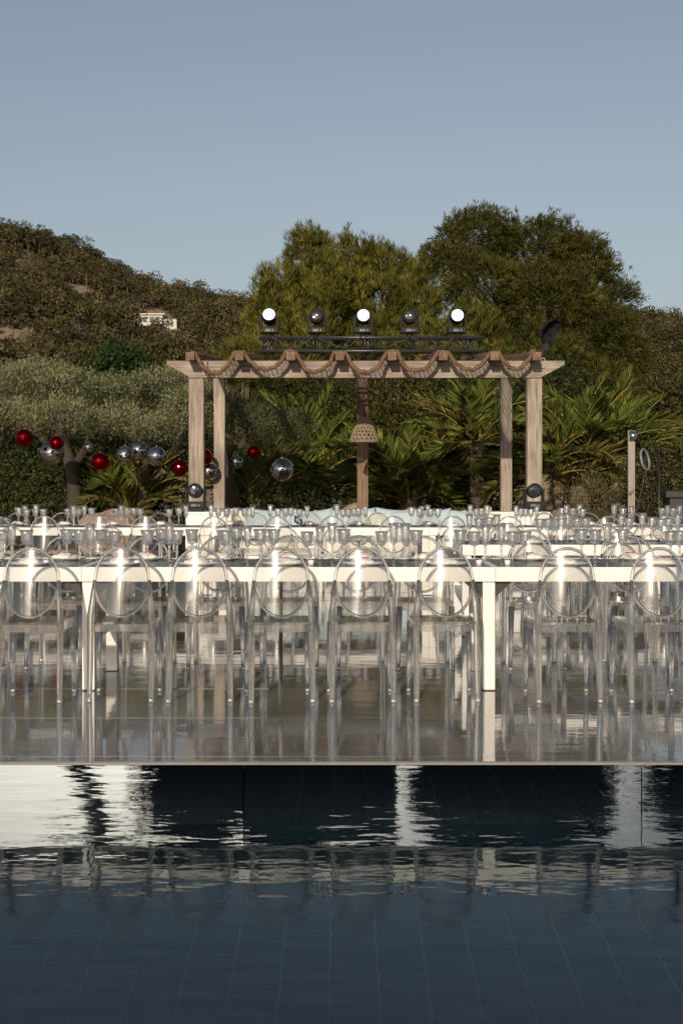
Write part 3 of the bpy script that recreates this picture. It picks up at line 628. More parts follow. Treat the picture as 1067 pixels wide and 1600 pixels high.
def emis(name, c, s):
    m, n, b, o = new_mat(name); b.inputs['Emission Color'].default_value = c4(c); b.inputs['Emission Strength'].default_value = s; b.inputs['Base Color'].default_value = (.8,.8,.8,1); return m
M['lit'] = emis('lit_lens', (.86,.92,1), 7)
_n = M['lit'].node_tree; _tc = N(_n, 'ShaderNodeTexCoord'); _mp = N(_n, 'ShaderNodeMapping'); _mp.inputs['Scale'].default_value = (1,1,0); _n.links.new(_tc.outputs['Object'], _mp.inputs[0])
_ln = N(_n, 'ShaderNodeVectorMath', operation='LENGTH'); _n.links.new(_mp.outputs[0], _ln.inputs[0]); _mr = N(_n, 'ShaderNodeMath', operation='DIVIDE'); _mr.inputs[1].default_value = .088; _n.links.new(_ln.outputs['Value'], _mr.inputs[0])
_rp = ramp(_n, [(0, (1,1,1)), (.72, (.8,.88,1)), (1, (.10,.13,.30))]); _n.links.new(_mr.outputs[0], _rp.inputs[0]); _n.links.new(_rp.outputs[0], _n.nodes['Principled BSDF'].inputs['Emission Color']); M['lens'] = plain('dark_lens', (.02,.02,.025), .05, bump=0)
M['glint'] = emis('lens_glint', (.9,.95,1), 3)  # emissive dot standing in for a highlight on the unlit lenses
M['display'] = plain('grey_display', (.10,.10,.105), .5)
def moving_head(name, label, loc, s, lit, tilt, clamp=True, group='stage lamps'):
    r = empty(name, loc, 0, label, 'stage light', group)
    b = MB().box(-.165*s, .165*s, -.12*s, .12*s, .06*s, .17*s, .012*s).build('base', M['black_plastic'], r)
    MB().box(-.07*s, .03*s, -.124*s, -.12*s, .085*s, .13*s).build('display', M['display'], b); MB().box(.055*s, .085*s, -.126*s, -.12*s, .09*s, .125*s).build('knob', M['display'], b)
    if clamp:
        for x in (-.05, .05): MB().tube([(x*s,0,0),(x*s,0,.065*s)], .014*s, 6).build('clamp', M['truss'], b)
    else:
        MB().box(-.12*s, .12*s, -.1*s, .1*s, 0, .062*s).build('foot', M['black_plastic'], b)
    for x in (-1, 1):
        MB().box(x*.152*s-.022*s, x*.152*s+.022*s, -.07*s, .07*s, .15*s, .39*s, .012*s).build('yoke', M['black_plastic'], r)
    hd = MB(); hd.lathe([(.06*s,-.19*s),(.105*s,-.17*s),(.122*s,-.05*s),(.122*s,.1*s),(.126*s,.12*s),(.126*s,.15*s),(.118*s,.156*s),(.1*s,.152*s)], 20)
    h = hd.build('head', M['black_plastic'], r, (0,0,.35*s), (R(90-tilt),0,0))
    MB().lathe([(.108*s,.1545*s),(.106*s,.159*s),(.07*s,.164*s),(.02*s,.166*s)], 20).build('lens', M['lit'] if lit else M['lens'], h)
    if not lit and clamp: MB().lathe([(.012*s,.166*s),(.014*s,.168*s),(.005*s,.172*s)], 10).build('glint', M['glint'], h)
    return r
zt2 = zt+.022
for px, lit, tilt, lab in ((421,1,14,'lit stage lamp at the left end of the truss'), (495,0,8,'unlit stage lamp second from left on the truss'), (567.5,1,8,'lit stage lamp at the middle of the truss'), (640,0,6,'unlit stage lamp second from right on the truss'), (713.5,1,8,'lit stage lamp at the right end of the truss')):
    moving_head('stage_lamp', lab, (PX(px,DT), DT, zt2), .83, lit, tilt)
# plinths with floor lamps in front of the posts, and black umbrella reflector at the beam end
ur = empty('umbrella_lamp', (PX(848,DF), DF, ZF1+.075), 0, 'black umbrella-shaped lamp hood clamped to the right end of the pergola', 'lamp')
mb = MB(); n = 8; ctr = Vector((.12,-.05,.42)); ax = Vector((.55,-.6,-.45)).normalized(); u = ax.cross(Vector((0,0,1))).normalized(); k = ax.cross(u)
rows = []
for j in range(5):
    t = j/4; rr = .235*math.sin(t*1.35)/math.sin(1.35); rows.append([ctr-ax*.12+ax*(.17*(1-math.cos(t*1.35)))+(u*math.cos(2*math.pi*i/n)+k*math.sin(2*math.pi*i/n))*max(rr,.004)*(1 if i%1 == 0 else .9) for i in range(n)])
V = [p for r_ in rows for p in r_]; mb.add(V, [(j*n+i, j*n+(i+1)%n, (j+1)*n+(i+1)%n, (j+1)*n+i) for j in range(4) for i in range(n)])
o = mb.build('hood', noisy('black_nylon', (.008,.009,.010), (.02,.022,.024), 6, .75, .1, spec=.15), ur); md = o.modifiers.new('t','SOLIDIFY'); md.thickness = .006
MB().tube([ctr-ax*.1, ctr+ax*.28], .007, 5).build('rod', M['black'], ur)
MB().box(-.1,.02,-.05,.05,-.01,.13,.012).box(-.03,.1,-.04,.04,.08,.2,.012).build('clamp', M['black_plastic'], ur)
mb = MB().tube([(.0,-.05,.16),(.06,-.03,.2),(.1,-.04,.32)], .012, 6); mb.build('arm', M['black'], ur)
ur.scale = (.82,.82,.82)
MB().ring([(-.02+.04*math.cos(a)*1, -.13, -.13+.085*math.sin(a)) for a in np.linspace(0,2*math.pi,16,endpoint=False)], .006, 5).build('cable_loop', plain('pale_cable', (.55,.52,.46), .6), ur)

# ------------------------------------------------------------------ sofa, plinths, cushions
M['sofa'] = noisy('cream_canvas', (.68,.62,.54), (.78,.72,.64), 12, .9, .3, dist=.006)
DS = 19.2
def plinth(label, px0, px1, d, py):
    x0, x1 = PX(px0,d), PX(px1,d); z = PZ(py,d); r = empty('white_plinth', ((x0+x1)/2, d, 0), 0, label, 'plinth', 'white plinths by the pergola'); h = (x1-x0)/2
    MB().box(-h, h, 0, .6, -.006, z-.03, .006).build('body', M['white'], r); MB().box(-h-.012, h+.012, -.012, .612, z-.0295, z, .005).build('top', M['white'], r)
    MB().box(-h*.5, h*.5, -.004, .0, z*.45, z*.45+.05).build('handle_slot', M['dark_glass'], r); return z
z1 = plinth('white plinth under the left floor lamp', 290, 362, DS-.5, 800)
z2 = plinth('white plinth under the right floor lamp', 762, 858, DS-.5, 800)
moving_head('stage_lamp', 'unlit floor lamp on the white plinth before the left post', (PX(306,DS-.2), DS-.2, z1), .78, 0, 5, False)
moving_head('stage_lamp', 'unlit floor lamp on the white plinth before the right post', (PX(833.5,DS-.2), DS-.2, z2), .78, 0, 5, False)
sf = empty('garden_sofa', (0, DS, 0), 0, 'long cream sofa with loose cushions under the pergola', 'sofa')
sx0, sx1 = PX(366,DS), PX(756,DS)
MB().box(sx0, sx1, 0, 1.0, -.006, .26, .01).build('base', M['white'], sf)
nse = 4
for i in range(nse):
    a = sx0+(sx1-sx0)*i/nse; b_ = sx0+(sx1-sx0)*(i+1)/nse; MB().box(a+.006, b_-.006, -.02, .78, .262, .45, .04).build('seat_cushion', M['sofa'], sf)
    MB().box(a+.006, b_-.006, .79, 1.0, .262, .74, .04).build('back_cushion', M['sofa'], sf)
def cushion_mesh(name, mat, s=.46):
    n = 12; V = []; 
    for side in (1,-1):
        for j in range(n+1):
            for i in range(n+1):
                u, w_ = i/n*2-1, j/n*2-1; e = (1-u**4)*(1-w_**4); pin = 1-.07*((1-u*u)*abs(w_)**3*0+ (1-w_*w_)*abs(u)**2)
                pin2 = 1-.07*(1-u*u)*abs(w_)**2
                V.append((u*s/2*pin, side*.085*e**.55*(1+.1*math.sin(u*5+w_*4)), w_*s/2*pin2))
    m = (n+1)**2; fs = []
    for j in range(n):
        for i in range(n):
            a = j*(n+1)+i; fs.append((a, a+1, a+n+2, a+n+1)); fs.append((m+a, m+a+n+1, m+a+n+2, m+a+1))
    return MB().add(V, fs, True).mesh(name, mat)
cm = {'pale blue': cushion_mesh('cushion', noisy('pale_blue_linen', (.36,.45,.50), (.44,.53,.58), 30, .95, .3, dist=.004)),
      'beige': cushion_mesh('cushion', noisy('beige_linen', (.44,.34,.26), (.52,.42,.33), 30, .95, .3, dist=.004)),
      'mint': cushion_mesh('cushion', noisy('mint_linen', (.48,.54,.50), (.57,.63,.59), 30, .95, .3, dist=.004)),
      'cream': cushion_mesh('cushion', noisy('cream_linen', (.62,.56,.48), (.7,.64,.56), 30, .95, .3, dist=.004))}
ords = 'first second third fourth fifth sixth seventh eighth ninth tenth eleventh twelfth thirteenth fourteenth fifteenth sixteenth seventeenth eighteenth nineteenth twentieth'.split()
def ordn(i):
    if i < 20: return ords[i]
    t = 'twenty thirty forty fifty sixty seventy'.split()[(i+1)//10-2]; k = (i+1)%10
    return t+'-'+ords[k-1] if k else t[:-1]+'ieth'
cl_ = [(380,'cream'),(409,'pale blue'),(431,'beige'),(452,'pale blue'),(474,'cream'),(498,'pale blue'),(516,'beige'),(541,'pale blue'),(561,'pale blue'),(588,'mint'),(611,'pale blue'),(633,'pale blue'),(656,'beige'),(681,'pale blue'),(702,'mint'),(726,'pale blue'),(748,'beige')]
cnt = {}
for i, (px, c) in enumerate(cl_):
    d = DS+.62-.1*(i%2)-.02*(i%3); o = link('cushion', cm[c], None, (PX(px,d), d, .65+random.uniform(-.02,.02)), (R(-14-random.uniform(0,8)), R(random.uniform(-9,9)), R(random.uniform(-10,10))))
    k = cnt[c] = cnt.get(c, 0)+1
    tag(o, f'{c} square cushion on the sofa, {ordn(k-1)} {c} one from left', 'cushion', 'cushions on the pergola sofa')

# ------------------------------------------------------------------ mirror balls
def ball_mat(name, c):
    m, n, b, o = new_mat(name); b.inputs['Metallic'].default_value = 1; b.inputs['Roughness'].default_value = .02
    oi = N(n, 'ShaderNodeTexCoord'); t = N(n, 'ShaderNodeTexNoise', _Scale=14); n.links.new(oi.outputs['Object'], t.inputs['Vector'])
    r = ramp(n, [(.3, [x*.8 for x in c]), (.7, c)]); n.links.new(t.outputs[0], r.inputs[0]); n.links.new(r.outputs[0], b.inputs['Base Color']); return m
M['ball_silver'] = ball_mat('silver_mirror_tiles', (.46,.455,.45)); M['ball_red'] = ball_mat('red_mirror_tiles', (.30,.006,.011))
def ball_mesh(mat):
    nu, nv = 60, 34; V = []; f = []
    prof = [(math.sin(math.pi*j/nv), math.cos(math.pi*j/nv)) for j in range(nv+1)]
    rb = random.Random(3)
    for j, (r_, z) in enumerate(prof):
        for i in range(nu): a = 2*math.pi*i/nu; k = 1+rb.uniform(-.0005,.0005); V.append((max(r_,.02)*math.cos(a)*k, max(r_,.02)*math.sin(a)*k, z*k))
    for j in range(nv):
        for i in range(nu): f.append((j*nu+i, (j+1)*nu+i, (j+1)*nu+(i+1)%nu, j*nu+(i+1)%nu))
    return MB().add(V, f, False).mesh('tiles', mat)
bmx = {'silver': ball_mesh(M['ball_silver']), 'red': ball_mesh(M['ball_red'])}
capm = MB().lathe([(.12,.98),(.12,1.06),(.05,1.08)], 12).mesh('cap', M['steel'])
for px, py, r_, c, d, lab in [
        (39,684,14,'red',22.6,'red mirror ball, leftmost of the red ones'), (82,708,19,'silver',22.9,'large silver mirror ball behind a small red one at left'), (89,692,11.5,'red',22.3,'small red mirror ball in front of a large silver one'),
        (157,721,14.5,'red',22.5,'red mirror ball near the olive trunk, fourth from left'), (139,699,8.5,'silver',23.2,'tiny silver mirror ball beside the olive trunk'),
        (196,711,15,'silver',22.9,'dark reflecting silver mirror ball left of an overlapping one'), (217,704,16,'silver',23.3,'silver mirror ball partly behind its left neighbour'),
        (245,713,15.5,'silver',22.4,'bright silver mirror ball with a white band left of the post'), (281,731,13.5,'red',22.6,'dark red mirror ball left of the front left post'),
        (319,714,13.5,'red',23.0,'red mirror ball half hidden by the front left post'), (327,736,14.5,'silver',23.2,'silver mirror ball between the two left posts'),
        (370,722,11,'silver',23.6,'small silver mirror ball right of the rear left post'), (397,706,10.5,'red',23.5,'small dark red mirror ball, rightmost of the red ones'),
        (441,734,18.5,'silver',22.6,'large silver mirror ball, rightmost of all'), (-3,690,9,'silver',22.6,'silver mirror ball cut off by the left edge')]:
    p = P(px, py, d); R_ = r_*d/F; o = empty('mirror_ball', p, 0, lab, 'mirror ball', 'mirror balls under the olive trees')
    t = link('tiles', bmx[c], o); t.scale = (R_,)*3; t.rotation_euler = (0, 0, random.uniform(0,6))
    cq = link('cap', capm, o); cq.scale = (R_,)*3
    MB().tube([(0,0,R_*1.05),(0,0,PZ(648,d)-p.z)], .003, 5).build('string', M['black'], o)

# ------------------------------------------------------------------ shower, ring light, black box
sh = empty('garden_shower', (PX(985.5,21.5), 21.5, -.006), 0, 'brushed steel outdoor shower column at right', 'shower')
hw = 5.6*21.5/F; zt_ = PZ(672,21.5)
MB().box(-hw, hw, -.03, .03, 0, zt_, .006).build('column', M['steel'], sh)
mb = MB(); pts = [(.055*math.cos(a)-.0, zt_-.07+.055*math.sin(a)) for a in np.linspace(R(200), R(-30), 10)]
vv = []; 
for a in np.linspace(R(80), R(-110), 10): vv += [(-hw*.8, -.035-.075*math.cos(a)*1, zt_-.085+.07*math.sin(a)), (hw*1.3, -.035-.075*math.cos(a), zt_-.085+.07*math.sin(a))]
mb.add(vv, [(2*i, 2*i+1, 2*i+3, 2*i+2) for i in range(9)], True); so_ = mb.build('spout', M['cutlery'], sh); md = so_.modifiers.new('t','SOLIDIFY'); md.thickness = .008
MB().tube([(0,-.03,PZ(766,21.5)),(0,-.07,PZ(766,21.5))], .026, 12).build('valve', M['cutlery'], sh)
o = MB().box(-.02,.02,-.085,-.07,-.075,.03,.005).build('lever', M['cutlery'], sh, (0,0,PZ(765,21.5)), (0,R(32),0))
rl = empty('ring_light', (PX(1007,21), 21, -.006), 0, 'grey ring light on a black stand right of the shower', 'ring light')
cz = PZ(717.5,21); mb = MB(); pts = [(.155*math.sin(a), 0, .155*math.cos(a)) for a in np.linspace(0, 2*math.pi, 40, endpoint=False)]
mb.ring(pts, .018, 10); mb.build('ring', plain('grey_ring_diffuser', (.16,.18,.2), .35), rl, (0,0,cz), (R(-12), R(-24), R(62)))
MB().tube([(0,.02,cz-.16),(-.02,.03,cz-.35),(-.14,.05,.75),(-.14,.05,.1)], .012, 6).build('stand', M['black'], rl)
for a in range(3): MB().tube([(-.14,.05,.5),(-.14+.35*math.cos(a*2.1),.05+.35*math.sin(a*2.1),.01)], .01, 6).build('leg', M['black'], rl)
bs = empty('boom_stand', (PX(1029,21.4), 21.4, -.006), 0, 'thin black boom stand behind the ring light', 'stand')
MB().tube([(0,0,0),(0,0,PZ(712,21.4))], .013, 6).build('pole', M['black'], bs); MB().tube([(0.01,0,PZ(718,21.4)),(-.16,-.05,PZ(697,21.4))], .01, 6).build('boom', M['black'], bs)
for a in range(3): MB().tube([(0,0,.4),(.32*math.cos(a*2.1+.5),.32*math.sin(a*2.1+.5),.01)], .01, 6).build('leg', M['black'], bs)
bb = empty('black_cabinet', (PX(1066,22), 22, -.006), 0, 'black flat-topped cabinet at the right edge', 'cabinet')
MB().box(-.2,.55,0,.5,0,PZ(777,22),.01).build('body', M['black'], bb); MB().box(-.27,.6,-.06,.56,PZ(777,22)+.001,PZ(767,22),.006).build('top', M['black'], bb)

# ------------------------------------------------------------------ tables
D1, D2, D3 = 8.65, 11.64, 15.85; TH = .755; AP = .088; TD = 1.0
tab_g = 'long white banquet tables'
def table(label, x0, x1, d, legs=(1,1), mid=False, off=0, depth=TD):
    r = empty('banquet_table', ((x0+x1)/2, d, 0), 0, label, 'table', tab_g); h = (x1-x0)/2-.001
    MB().box(-h+.02, h-.02, .02, depth-.02, TH-.02, TH-.003).build('tabletop', M['tabletop'], r)
    MB().box(-h, h, 0, .0195, TH-AP, TH, .002).build('apron', M['white'], r); MB().box(-h, h, depth-.0195, depth, TH-AP, TH, .002).build('apron', M['white'], r)
    MB().box(-h, -h+.0195, .02, depth-.02, TH-AP, TH, .002).build('apron', M['white'], r); MB().box(h-.0195, h, .02, depth-.02, TH-AP, TH, .002).build('apron', M['white'], r)
    for sgn, on in zip((-1, 1), legs):
        if not on: continue
        xi = sgn*h-(sgn*.0375)
        for yy in (.06, depth-.06):
            MB().box(xi-.0375, xi+.0375, yy-.0375, yy+.0375, .006, TH-.022, .003).build('leg', M['white'], r)
            MB().box(xi-.039, xi+.039, yy-.039, yy+.039, 0, .006).build('foot', M['black'], r)
            for q in (-1, 1): MB().add([(xi+q*.04, yy-.012, TH-AP-.1), (xi+q*.04, yy+.012, TH-AP-.1), (xi+q*.16, yy+.012, TH-AP+.01), (xi+q*.16, yy-.012, TH-AP+.01), (xi+q*.04, yy+.012, TH-AP+.01), (xi+q*.04, yy-.012, TH-AP+.01)], [(0,3,5),(1,4,2),(0,1,2,3),(0,5,4,1)]).build('brace', M['black'], r)
        MB().box(xi-.03, xi+.03, .1, depth-.1, .30, .36).build('end_rail', M['white'], r)
    if mid: MB().box(-.012+off, .012+off, depth/2-.02, depth/2+.02, 0, TH-.02).build('centre_support', M['black'], r)
    return r
xa1, xb1 = PX(127.5,D1), PX(774,D1)
table('middle section of the front long white table, between the two white legs', xa1, xb1, D1, mid=True, off=PX(439,D1+.5)-(xa1+xb1)/2)
table('left end section of the front long white table', xa1-2.5, xa1, D1, (1,0)); table('right end section of the front long white table', xb1, xb1+2.5, D1, (0,1))
x2a = PX(722,D2)
table('left section of the short white table standing second at right', x2a, x2a+2.45, D2); table('right section of the short white table standing second at right', x2a+2.45, x2a+4.9, D2)
x3 = PX(670,D3)
for i, nm in enumerate(('leftmost', 'second', 'third', 'rightmost')):
    a = x3-5.0+2.5*i; table(f'{nm} section of the rear long white table before the pergola', a, a+2.5, D3)

# ------------------------------------------------------------------ chairs
def chair_proto():
    r = empty('ghost_chair')
    # local: back toward -y, seat toward +y
    def seat_outline(k, z):
        pts = [(-.172,-.02),(.172,-.02),(.185,.2),(.19,.355),(.165,.385),(-.165,.385),(-.19,.355),(-.185,.2)]
        return [(x*k, .18+(y-.18)*k, z) for x, y in pts]
    mb = MB(); V = seat_outline(1,.462)+seat_outline(1,.448); n = 8
    mb.add(V, [tuple(range(n)), tuple(range(2*n-1,n-1,-1))]+[(i, i+n, (i+1)%n+n, (i+1)%n) for i in range(n)])
    mb.build('seat', M['chair_rim'], r)
    mb = MB(); V = seat_outline(.985,.4475)+seat_outline(.985,.405)+seat_outline(.94,.405)+seat_outline(.94,.4475)
    fs = []
    for q in range(4):
        a, b = q*n, ((q+1)%4)*n; fs += [(a+i, b+i, b+(i+1)%n, a+(i+1)%n) for i in range(n)]
    mb.add(V, fs); mb.build('seat_apron', M['chair_band'], r)
    A, B, ZC = .158, .196, .692
    def bp(x, z, off=0):
        u = x/A; bulge = .004*(1-((z-ZC)/B)**2)-(z-ZC)*.15; low = 0
        return (x, -.022-bulge+low+.055*u*u+off, z)
    mb = MB(); nr, na = 7, 40
    for off in (-.004, .004):
        V = [bp(0, ZC, off)]
        for i in range(1, nr+1):
            for j in range(na):
                a = 2*math.pi*j/na; V.append(bp(A*.985*i/nr*math.cos(a), ZC+B*.985*i/nr*math.sin(a), off))
        f = [(0, 1+j, 1+(j+1)%na) for j in range(na)]+[(1+(i-1)*na+j, 1+i*na+j, 1+i*na+(j+1)%na, 1+(i-1)*na+(j+1)%na) for i in range(1, nr) for j in range(na)]
        if off > 0: f = [q[::-1] for q in f]
        mb.add(V, f, True)
    bk = mb.build('backrest', M['chair_back'], r)
    MB().ring([bp(A*math.cos(a), ZC+B*math.sin(a)) for a in np.linspace(0, 2*math.pi, 48, endpoint=False)], .0095, 8).build('rim', M['chair_rim'], bk)
    for s in (-1, 1):
        e = bp(s*A, .70)
        mb = MB().tube([(s*.178,-.05,0),(s*.178,-.05,.012),(s*.176,-.03,.2),(s*.176,-.012,.44),(s*.176,-.012,.5),(s*.166,.0,.6),e], [.014,.0155,.0185,.021,.0205,.016,.010], 8); mb.build('leg', M['chair_leg'], r)
        MB().tube([(s*.185,.375,0),(s*.182,.368,.2),(s*.175,.358,.43)], [.0125,.017,.021], 8).build('leg', M['chair_leg'], r)
        MB().tube([(s*.178,-.05,.0),(s*.178,-.05,.022)], .0165, 8).build('foot_glint', M['cap'], r); MB().tube([(s*.185,.375,.0),(s*.185,.375,.02)], .0145, 8).build('foot_glint', M['cap'], r)
    return r
proto = chair_proto(); used = [False]
def place_chair(x, y, rz, label, group):
    o = proto if not used[0] else copy_tree(proto); used[0] = True
    o.location = (x, y, 0); o.rotation_euler = (0, 0, rz); tag(o, label, 'chair', group)
def chair_row(pxs, d, face, desc, group, jr=3):
    for i, px in enumerate(pxs):
        yy = d+random.uniform(-.03,.03)
        place_chair(PX(px, yy), yy, (0 if face > 0 else math.pi)+R(random.gauss(0,jr)), f'clear plastic oval-back chair, {ordn(i)} from left {desc}', group)
chair_row([48,190,312,440,566,697,887,1030,1165], 8.26, 1, 'in the front row', 'chairs on the near side of the front table', 4)
chair_row([-25,102,232,345,452,560,660,827,985,1110], 10.0, -1, 'on the far side of the front table', 'chairs on the far side of the front table')
chair_row([831,972,1100], 11.22, 1, 'on the near side of the second table', 'chairs at the second table')
chair_row([789,905,1012], 13.0, -1, 'on the far side of the second table', 'chairs at the second table')
chair_row([-5,69,154,226,334,433,519,615,708,796,880,951,1040], 15.45, 1, 'on the near side of the rear table', 'chairs on the near side of the rear table')
chair_row([28,98,172,250,362,400,485,560,590,670,760,850,918,985,1050], 17.2, -1, 'on the far side of the rear table', 'chairs on the far side of the rear table')

# ------------------------------------------------------------------ glasses, plates, napkins, cutlery
def glass_protos():
    out = {}
    for kind, h, rb, hb in (('goblet', .208, .0425, .098), ('flute', .245, .031, .138)):
        bowl = MB(); zb_ = h-hb; t = .003
        outer = [(.008,zb_),(rb*.55,zb_+.004),(rb*.69,zb_+.012),(rb*.76,zb_+hb*.35),(rb*.86,zb_+hb*.68),(rb*1.08,h)]; inner = [(rb*1.08-t,h),(rb*.86-t,zb_+hb*.68),(rb*.76-t,zb_+hb*.38),(rb*.58,zb_+.026),(.004,zb_+.022)]
        bowl.lathe(outer+inner, 24, 8, .035); b = bowl.mesh('bowl', M['crystal'])
        st = MB().lathe([(.034,0),(.034,.003),(.012,.009),(.0055,.02),(.005,zb_*.45),(.0105,zb_*.62),(.006,zb_*.75),(.0095,zb_*.9),(.0085,zb_-.0005)], 16).mesh('stem', M['crystal'])
        out[kind] = (b, st)
    return out
GP = glass_protos()
def glasses(table_name, d, near, far, items, group, parts=True):
    items = sorted(items)
    for i, (px, k) in enumerate(items):
        yy = d+(near if (i*7)%3 else far)+random.uniform(-.06,.06); kind = 'flute' if k == 'T' else 'goblet'
        lab = f'{"tall slim" if kind == "flute" else "short wide"} cut crystal {"flute" if kind == "flute" else "goblet"}, {ordn(i)} glass from left on the {table_name}'
        o = empty('wine_'+kind if kind == 'goblet' else 'champagne_flute', (PX(px,yy), yy, TH-.003), random.uniform(0,6), lab, 'glass', group)
        b = link('bowl', GP[kind][0], o); st = link('stem', GP[kind][1], o); s = random.uniform(.96,1.05); b.scale = st.scale = (s,s,s)
def parse(t):
    return [(float(q.rstrip('T')), 'T' if q.endswith('T') else 'G') for q in t.split()]
glasses('front table', D1, .56, .72, parse('5 19T 42 105 125 142T 159 180 231 253 265T 277 300 349 353 370 387T 407 428 480 500T 519T 537 596 615T 633T 650 719 741 758T 783T 800 820 908 929 948T 972 1047 1061'), 'glasses on the front table')
glasses('second table', D2, .35, .6, parse('733T 748 764 776T 843 856 862 869T 877 886T 901 914 970T 982 1003T 1018 1032 1044 1058T'), 'glasses on the second table')
r6 = [88,125,118,165,168,202,315,345,342,365,392,425,540,563,590,620,650,785,830,862,978,1012,1050]; r7 = [14,57,97,133,215,250,285,310,350,385,522,550,575,602,622,655,867,905,915,943,955,990]; r8 = [100,128,150,176,308,330,350,375,402,515,537,565,596,610,753,793,832,970,995,1020,1050]
tall6 = {118,168,342,392,563,862,978}; tall7 = {133,215,385,522,655,915,943}; tall8 = {100,176,308,402,537,596,753,832,995,1050}
it3 = [(x*.3374, 'T' if x in tall6 else 'G') for x in r6]+[(350+x*.3374, 'T' if x in tall7 else 'G') for x in r7]+[(700+x*.344, 'T' if x in tall8 else 'G') for x in r8]
glasses('rear table', D3, .3, .65, it3, 'glasses on the rear table')
plm = MB().lathe([(.085,0),(.088,.006),(.135,.018),(.137,.0215),(.13,.0205),(.088,.0095),(.002,.0085)], 32).mesh('plate', M['china'])
def nap_mesh():
    mb = MB(); n = 9; V = []; ly = (0, .012)
    for z in ly:
        for j in range(n):
            for i in range(n):
                u, v_ = i/(n-1)*2-1, j/(n-1)*2-1; w_ = .075*(1-.25*v_*v_); V.append((u*w_, v_*.075, z+.010*math.sin(u*4+v_*2)**2+(.022*(1-u*u)*(1-v_*v_) if z else 0)))
    fs = []
    for j in range(n-1):
        for i in range(n-1): a = j*n+i; fs += [(a,a+n,a+n+1,a+1), (n*n+a,n*n+a+1,n*n+a+n+1,n*n+a+n)]
    for i in range(n-1):
        for a, b in ((i,i+1), ((n-1)*n+i,(n-1)*n+i+1), (i*n,(i+1)*n), (i*n+n-1,(i+1)*n+n-1)): fs.append((a,b,n*n+b,n*n+a))
    return mb.add(V, fs, True).mesh('cloth', M['napkin'])
npm = nap_mesh(); rbm = MB().box(-.03, .03, -.012, .012, .03, .037, .002).mesh('printed_tag', M['print'])
knm = MB().box(-.006,.006,-.11,.0,0,.004,.0015).box(-.008,.008,0,.11,.0,.0025,.001).mesh('knife', M['cutlery'])
fkm = MB().box(-.005,.005,-.1,.03,0,.004,.0015).box(-.011,.011,.03,.05,.001,.004)
for q in (-.009,-.003,.003,.009): fkm.box(q-.0015,q+.0015,.05,.095,.002,.004)
fkm = fkm.mesh('fork', M['cutlery'])
def settings(tname, side, pxs, d, face, cut):
    z = TH-.003
    for i, px in enumerate(pxs):
        x = PX(px, d)+random.uniform(-.015,.015); y = d+random.uniform(-.015,.015); base = f'{ordn(i)} from left along the {side} edge of the {tname}'
        o = link('dinner_plate', plm, None, (x,y,z)); tag(o, f'white dinner plate, {base}', 'plate', f'plates on the {tname}')
        nr = empty('folded_napkin', (x+random.uniform(-.02,.02), y, z+.012), random.uniform(-.5,.5), f'folded white napkin, {base}', 'napkin', f'napkins on the {tname}')
        link('cloth', npm, nr); link('printed_tag', rbm, nr, (random.uniform(-.02,.02), 0, .005), (0,0,random.uniform(-.6,.6)))
        if cut:
            for nm, m_, dx in (('knife', knm, .165), ('fork', fkm, -.165)):
                o = link(nm, m_, None, (x+dx*face, y, z), (0,0,(0 if face > 0 else math.pi)+random.uniform(-.06,.06))); tag(o, f'polished {nm} beside the plate, {base}', nm, f'cutlery on the {tname}')
settings('front table', 'near', [48,190,312,440,566,697,887,1030], D1+.20, 1, True)
settings('front table', 'far', [102,232,345,452,560,660,827,985], D1+TD-.2, -1, True)
settings('second table', 'near', [831,972], D2+.2, 1, False)
settings('second table', 'far', [789,905,1012], D2+TD-.2, -1, False)
settings('rear table', 'near', [69,154,226,334,433,519,615,708,796,880,951,1040], D3+.2, 1, False)
settings('rear table', 'far', [28,98,172,250,362,485,560,670,760,850,918,985], D3+TD-.2, -1, False)
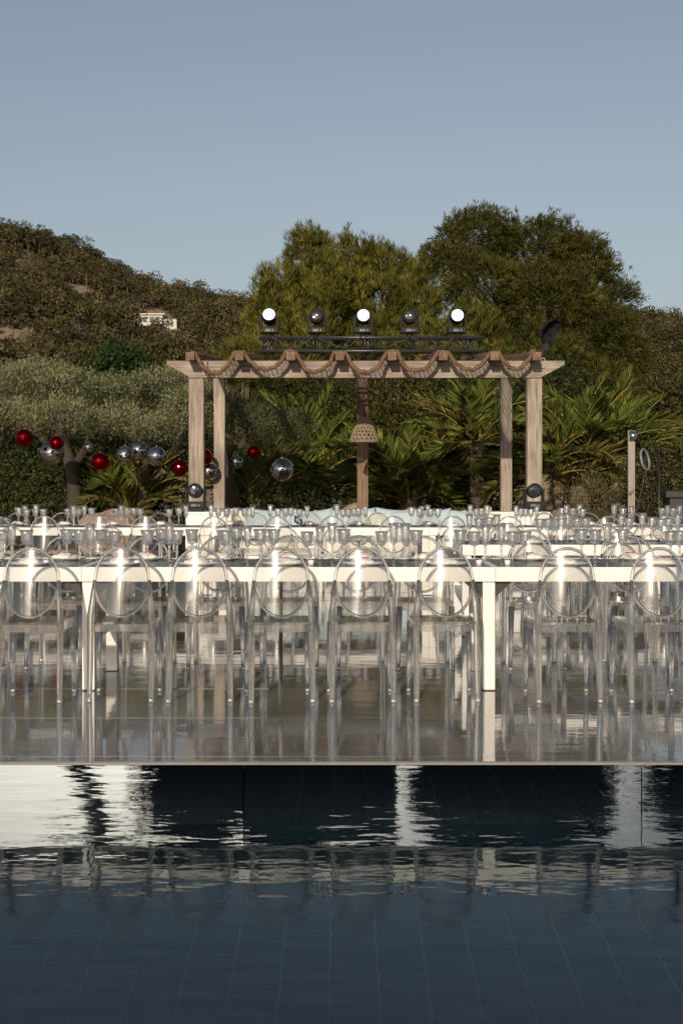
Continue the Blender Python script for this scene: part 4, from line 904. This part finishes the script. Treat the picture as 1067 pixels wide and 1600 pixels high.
# tea lights and menu cards
tlm = MB().lathe([(.018,0),(.019,.028),(.016,.03),(.015,.022),(.002,.022)], 14).mesh('tealight', M['china'])
for i, px in enumerate((72,215,328,465,486,575,668,748,792,885,1012)):
    o = link('tealight', tlm, None, (PX(px,D1+.3), D1+.3+random.uniform(-.03,.03), TH-.003)); tag(o, f'small white tealight on the front table, {ordn(i)} from left', 'tealight', 'tealights on the front table')
M['card'] = noisy('navy_card', (.03,.05,.10), (.05,.08,.15), 20, .5, 0); M['cardwhite'] = plain('card_print_white', (.7,.7,.7), .5, bump=0); M['cardred'] = plain('card_print_red', (.45,.04,.04), .5, bump=0)
for px, py, d, lab in ((466,812,D3+.3,'navy and red printed card leaning among glasses at centre'), (911,803,D3+.4,'navy and red printed card among glasses at right'), (10,806,D3+.35,'navy and red printed card among glasses at the left edge')):
    r_ = empty('printed_card', (PX(px,d), d, TH-.003), 0, lab, 'card', 'printed cards on the rear table')
    rot = (R(-55), R(30), R(20))
    MB().box(-.055,.055,-.002,.002,0,.15).build('board', M['card'], r_, (0,0,.03), rot); MB().box(-.03,.03,-.0035,-.0022,.05,.11).build('print_white', M['cardwhite'], r_, (0,0,.03), rot); MB().box(-.012,.03,-.005,-.0037,.06,.1).build('print_red', M['cardred'], r_, (0,0,.03), rot)

# ------------------------------------------------------------------ house behind the camera (seen in the mirror fascia and water)
HY = -30.0; HS = (EDGE*2-HY)/F
hx = lambda p: (p-CX)*HS
hs_ = empty('villa', (0, HY-4, 0), 0, 'dark backlit villa across the pool seen only as reflection', 'house')
MB().box(hx(452), hx(628), -5, 0, -.05, 10.2).build('backlit_wall', noisy('backlit_wall_dark', (.012,.012,.011), (.03,.028,.025), 3, .9, .3, spec=.05), hs_)  # near-black colour carries the shade of the wall's backlit side
MB().box(hx(446), hx(634), -5.4, .4, 10.2, 10.5).build('roof_slab', M['black'], hs_)
for px, rx, zt_, lab in ((302,1.5,9.6,'dark leafy tree left of the far villa, seen only as reflection'), (452,1.2,10.2,'dark leafy tree hugging the far villa, seen only as reflection'), (836,2.0,10.0,'dark leafy tree right of the far villa, seen only as reflection'), (1138,2.0,9.8,'dark leafy tree far right across the pool, seen only as reflection'), (748,1.7,9.9,'dark leafy tree before the far villa, seen only as reflection')):
    x = hx(px); shrub('broadleaf_tree', lab, (x, HY, -.05), [((x, HY, zt_-2.2), (rx,1.2,2.0)), ((x+.3, HY, zt_-4.6), (rx*.95,1.2,2.2)), ((x-.3, HY, zt_-7), (rx*.9,1.2,2.2))], M['hedge'], per_m2=12, L=.5, W=.3, cl=.3, k=8, cat='tree', trunk=limb_mesh('trunk', M['bark'], (0,0,-.1), (0,0,6), .25, [(.8,0,6),(-.8,0,7)]), group='trees across the pool')
root = empty('palm_tree', (hx(104), HY+2.5, -.05), 0, 'leaning palm across the pool seen only as reflection', 'palm tree', 'date palms around the pergola')
MB().tube([(-.6,0,0),(0,0,5),(.9,0,7.2),(1.4,0,9)], [.4,.33,.3,.28], 10).build('trunk', M['palm_trunk'], root)
for i in range(14):
    f_ = link('frond', FR[i%4], root, (1.4,0,8.9), (0, -R(60-70*i/14), i*2.4)); f_.scale = (2,2,2)
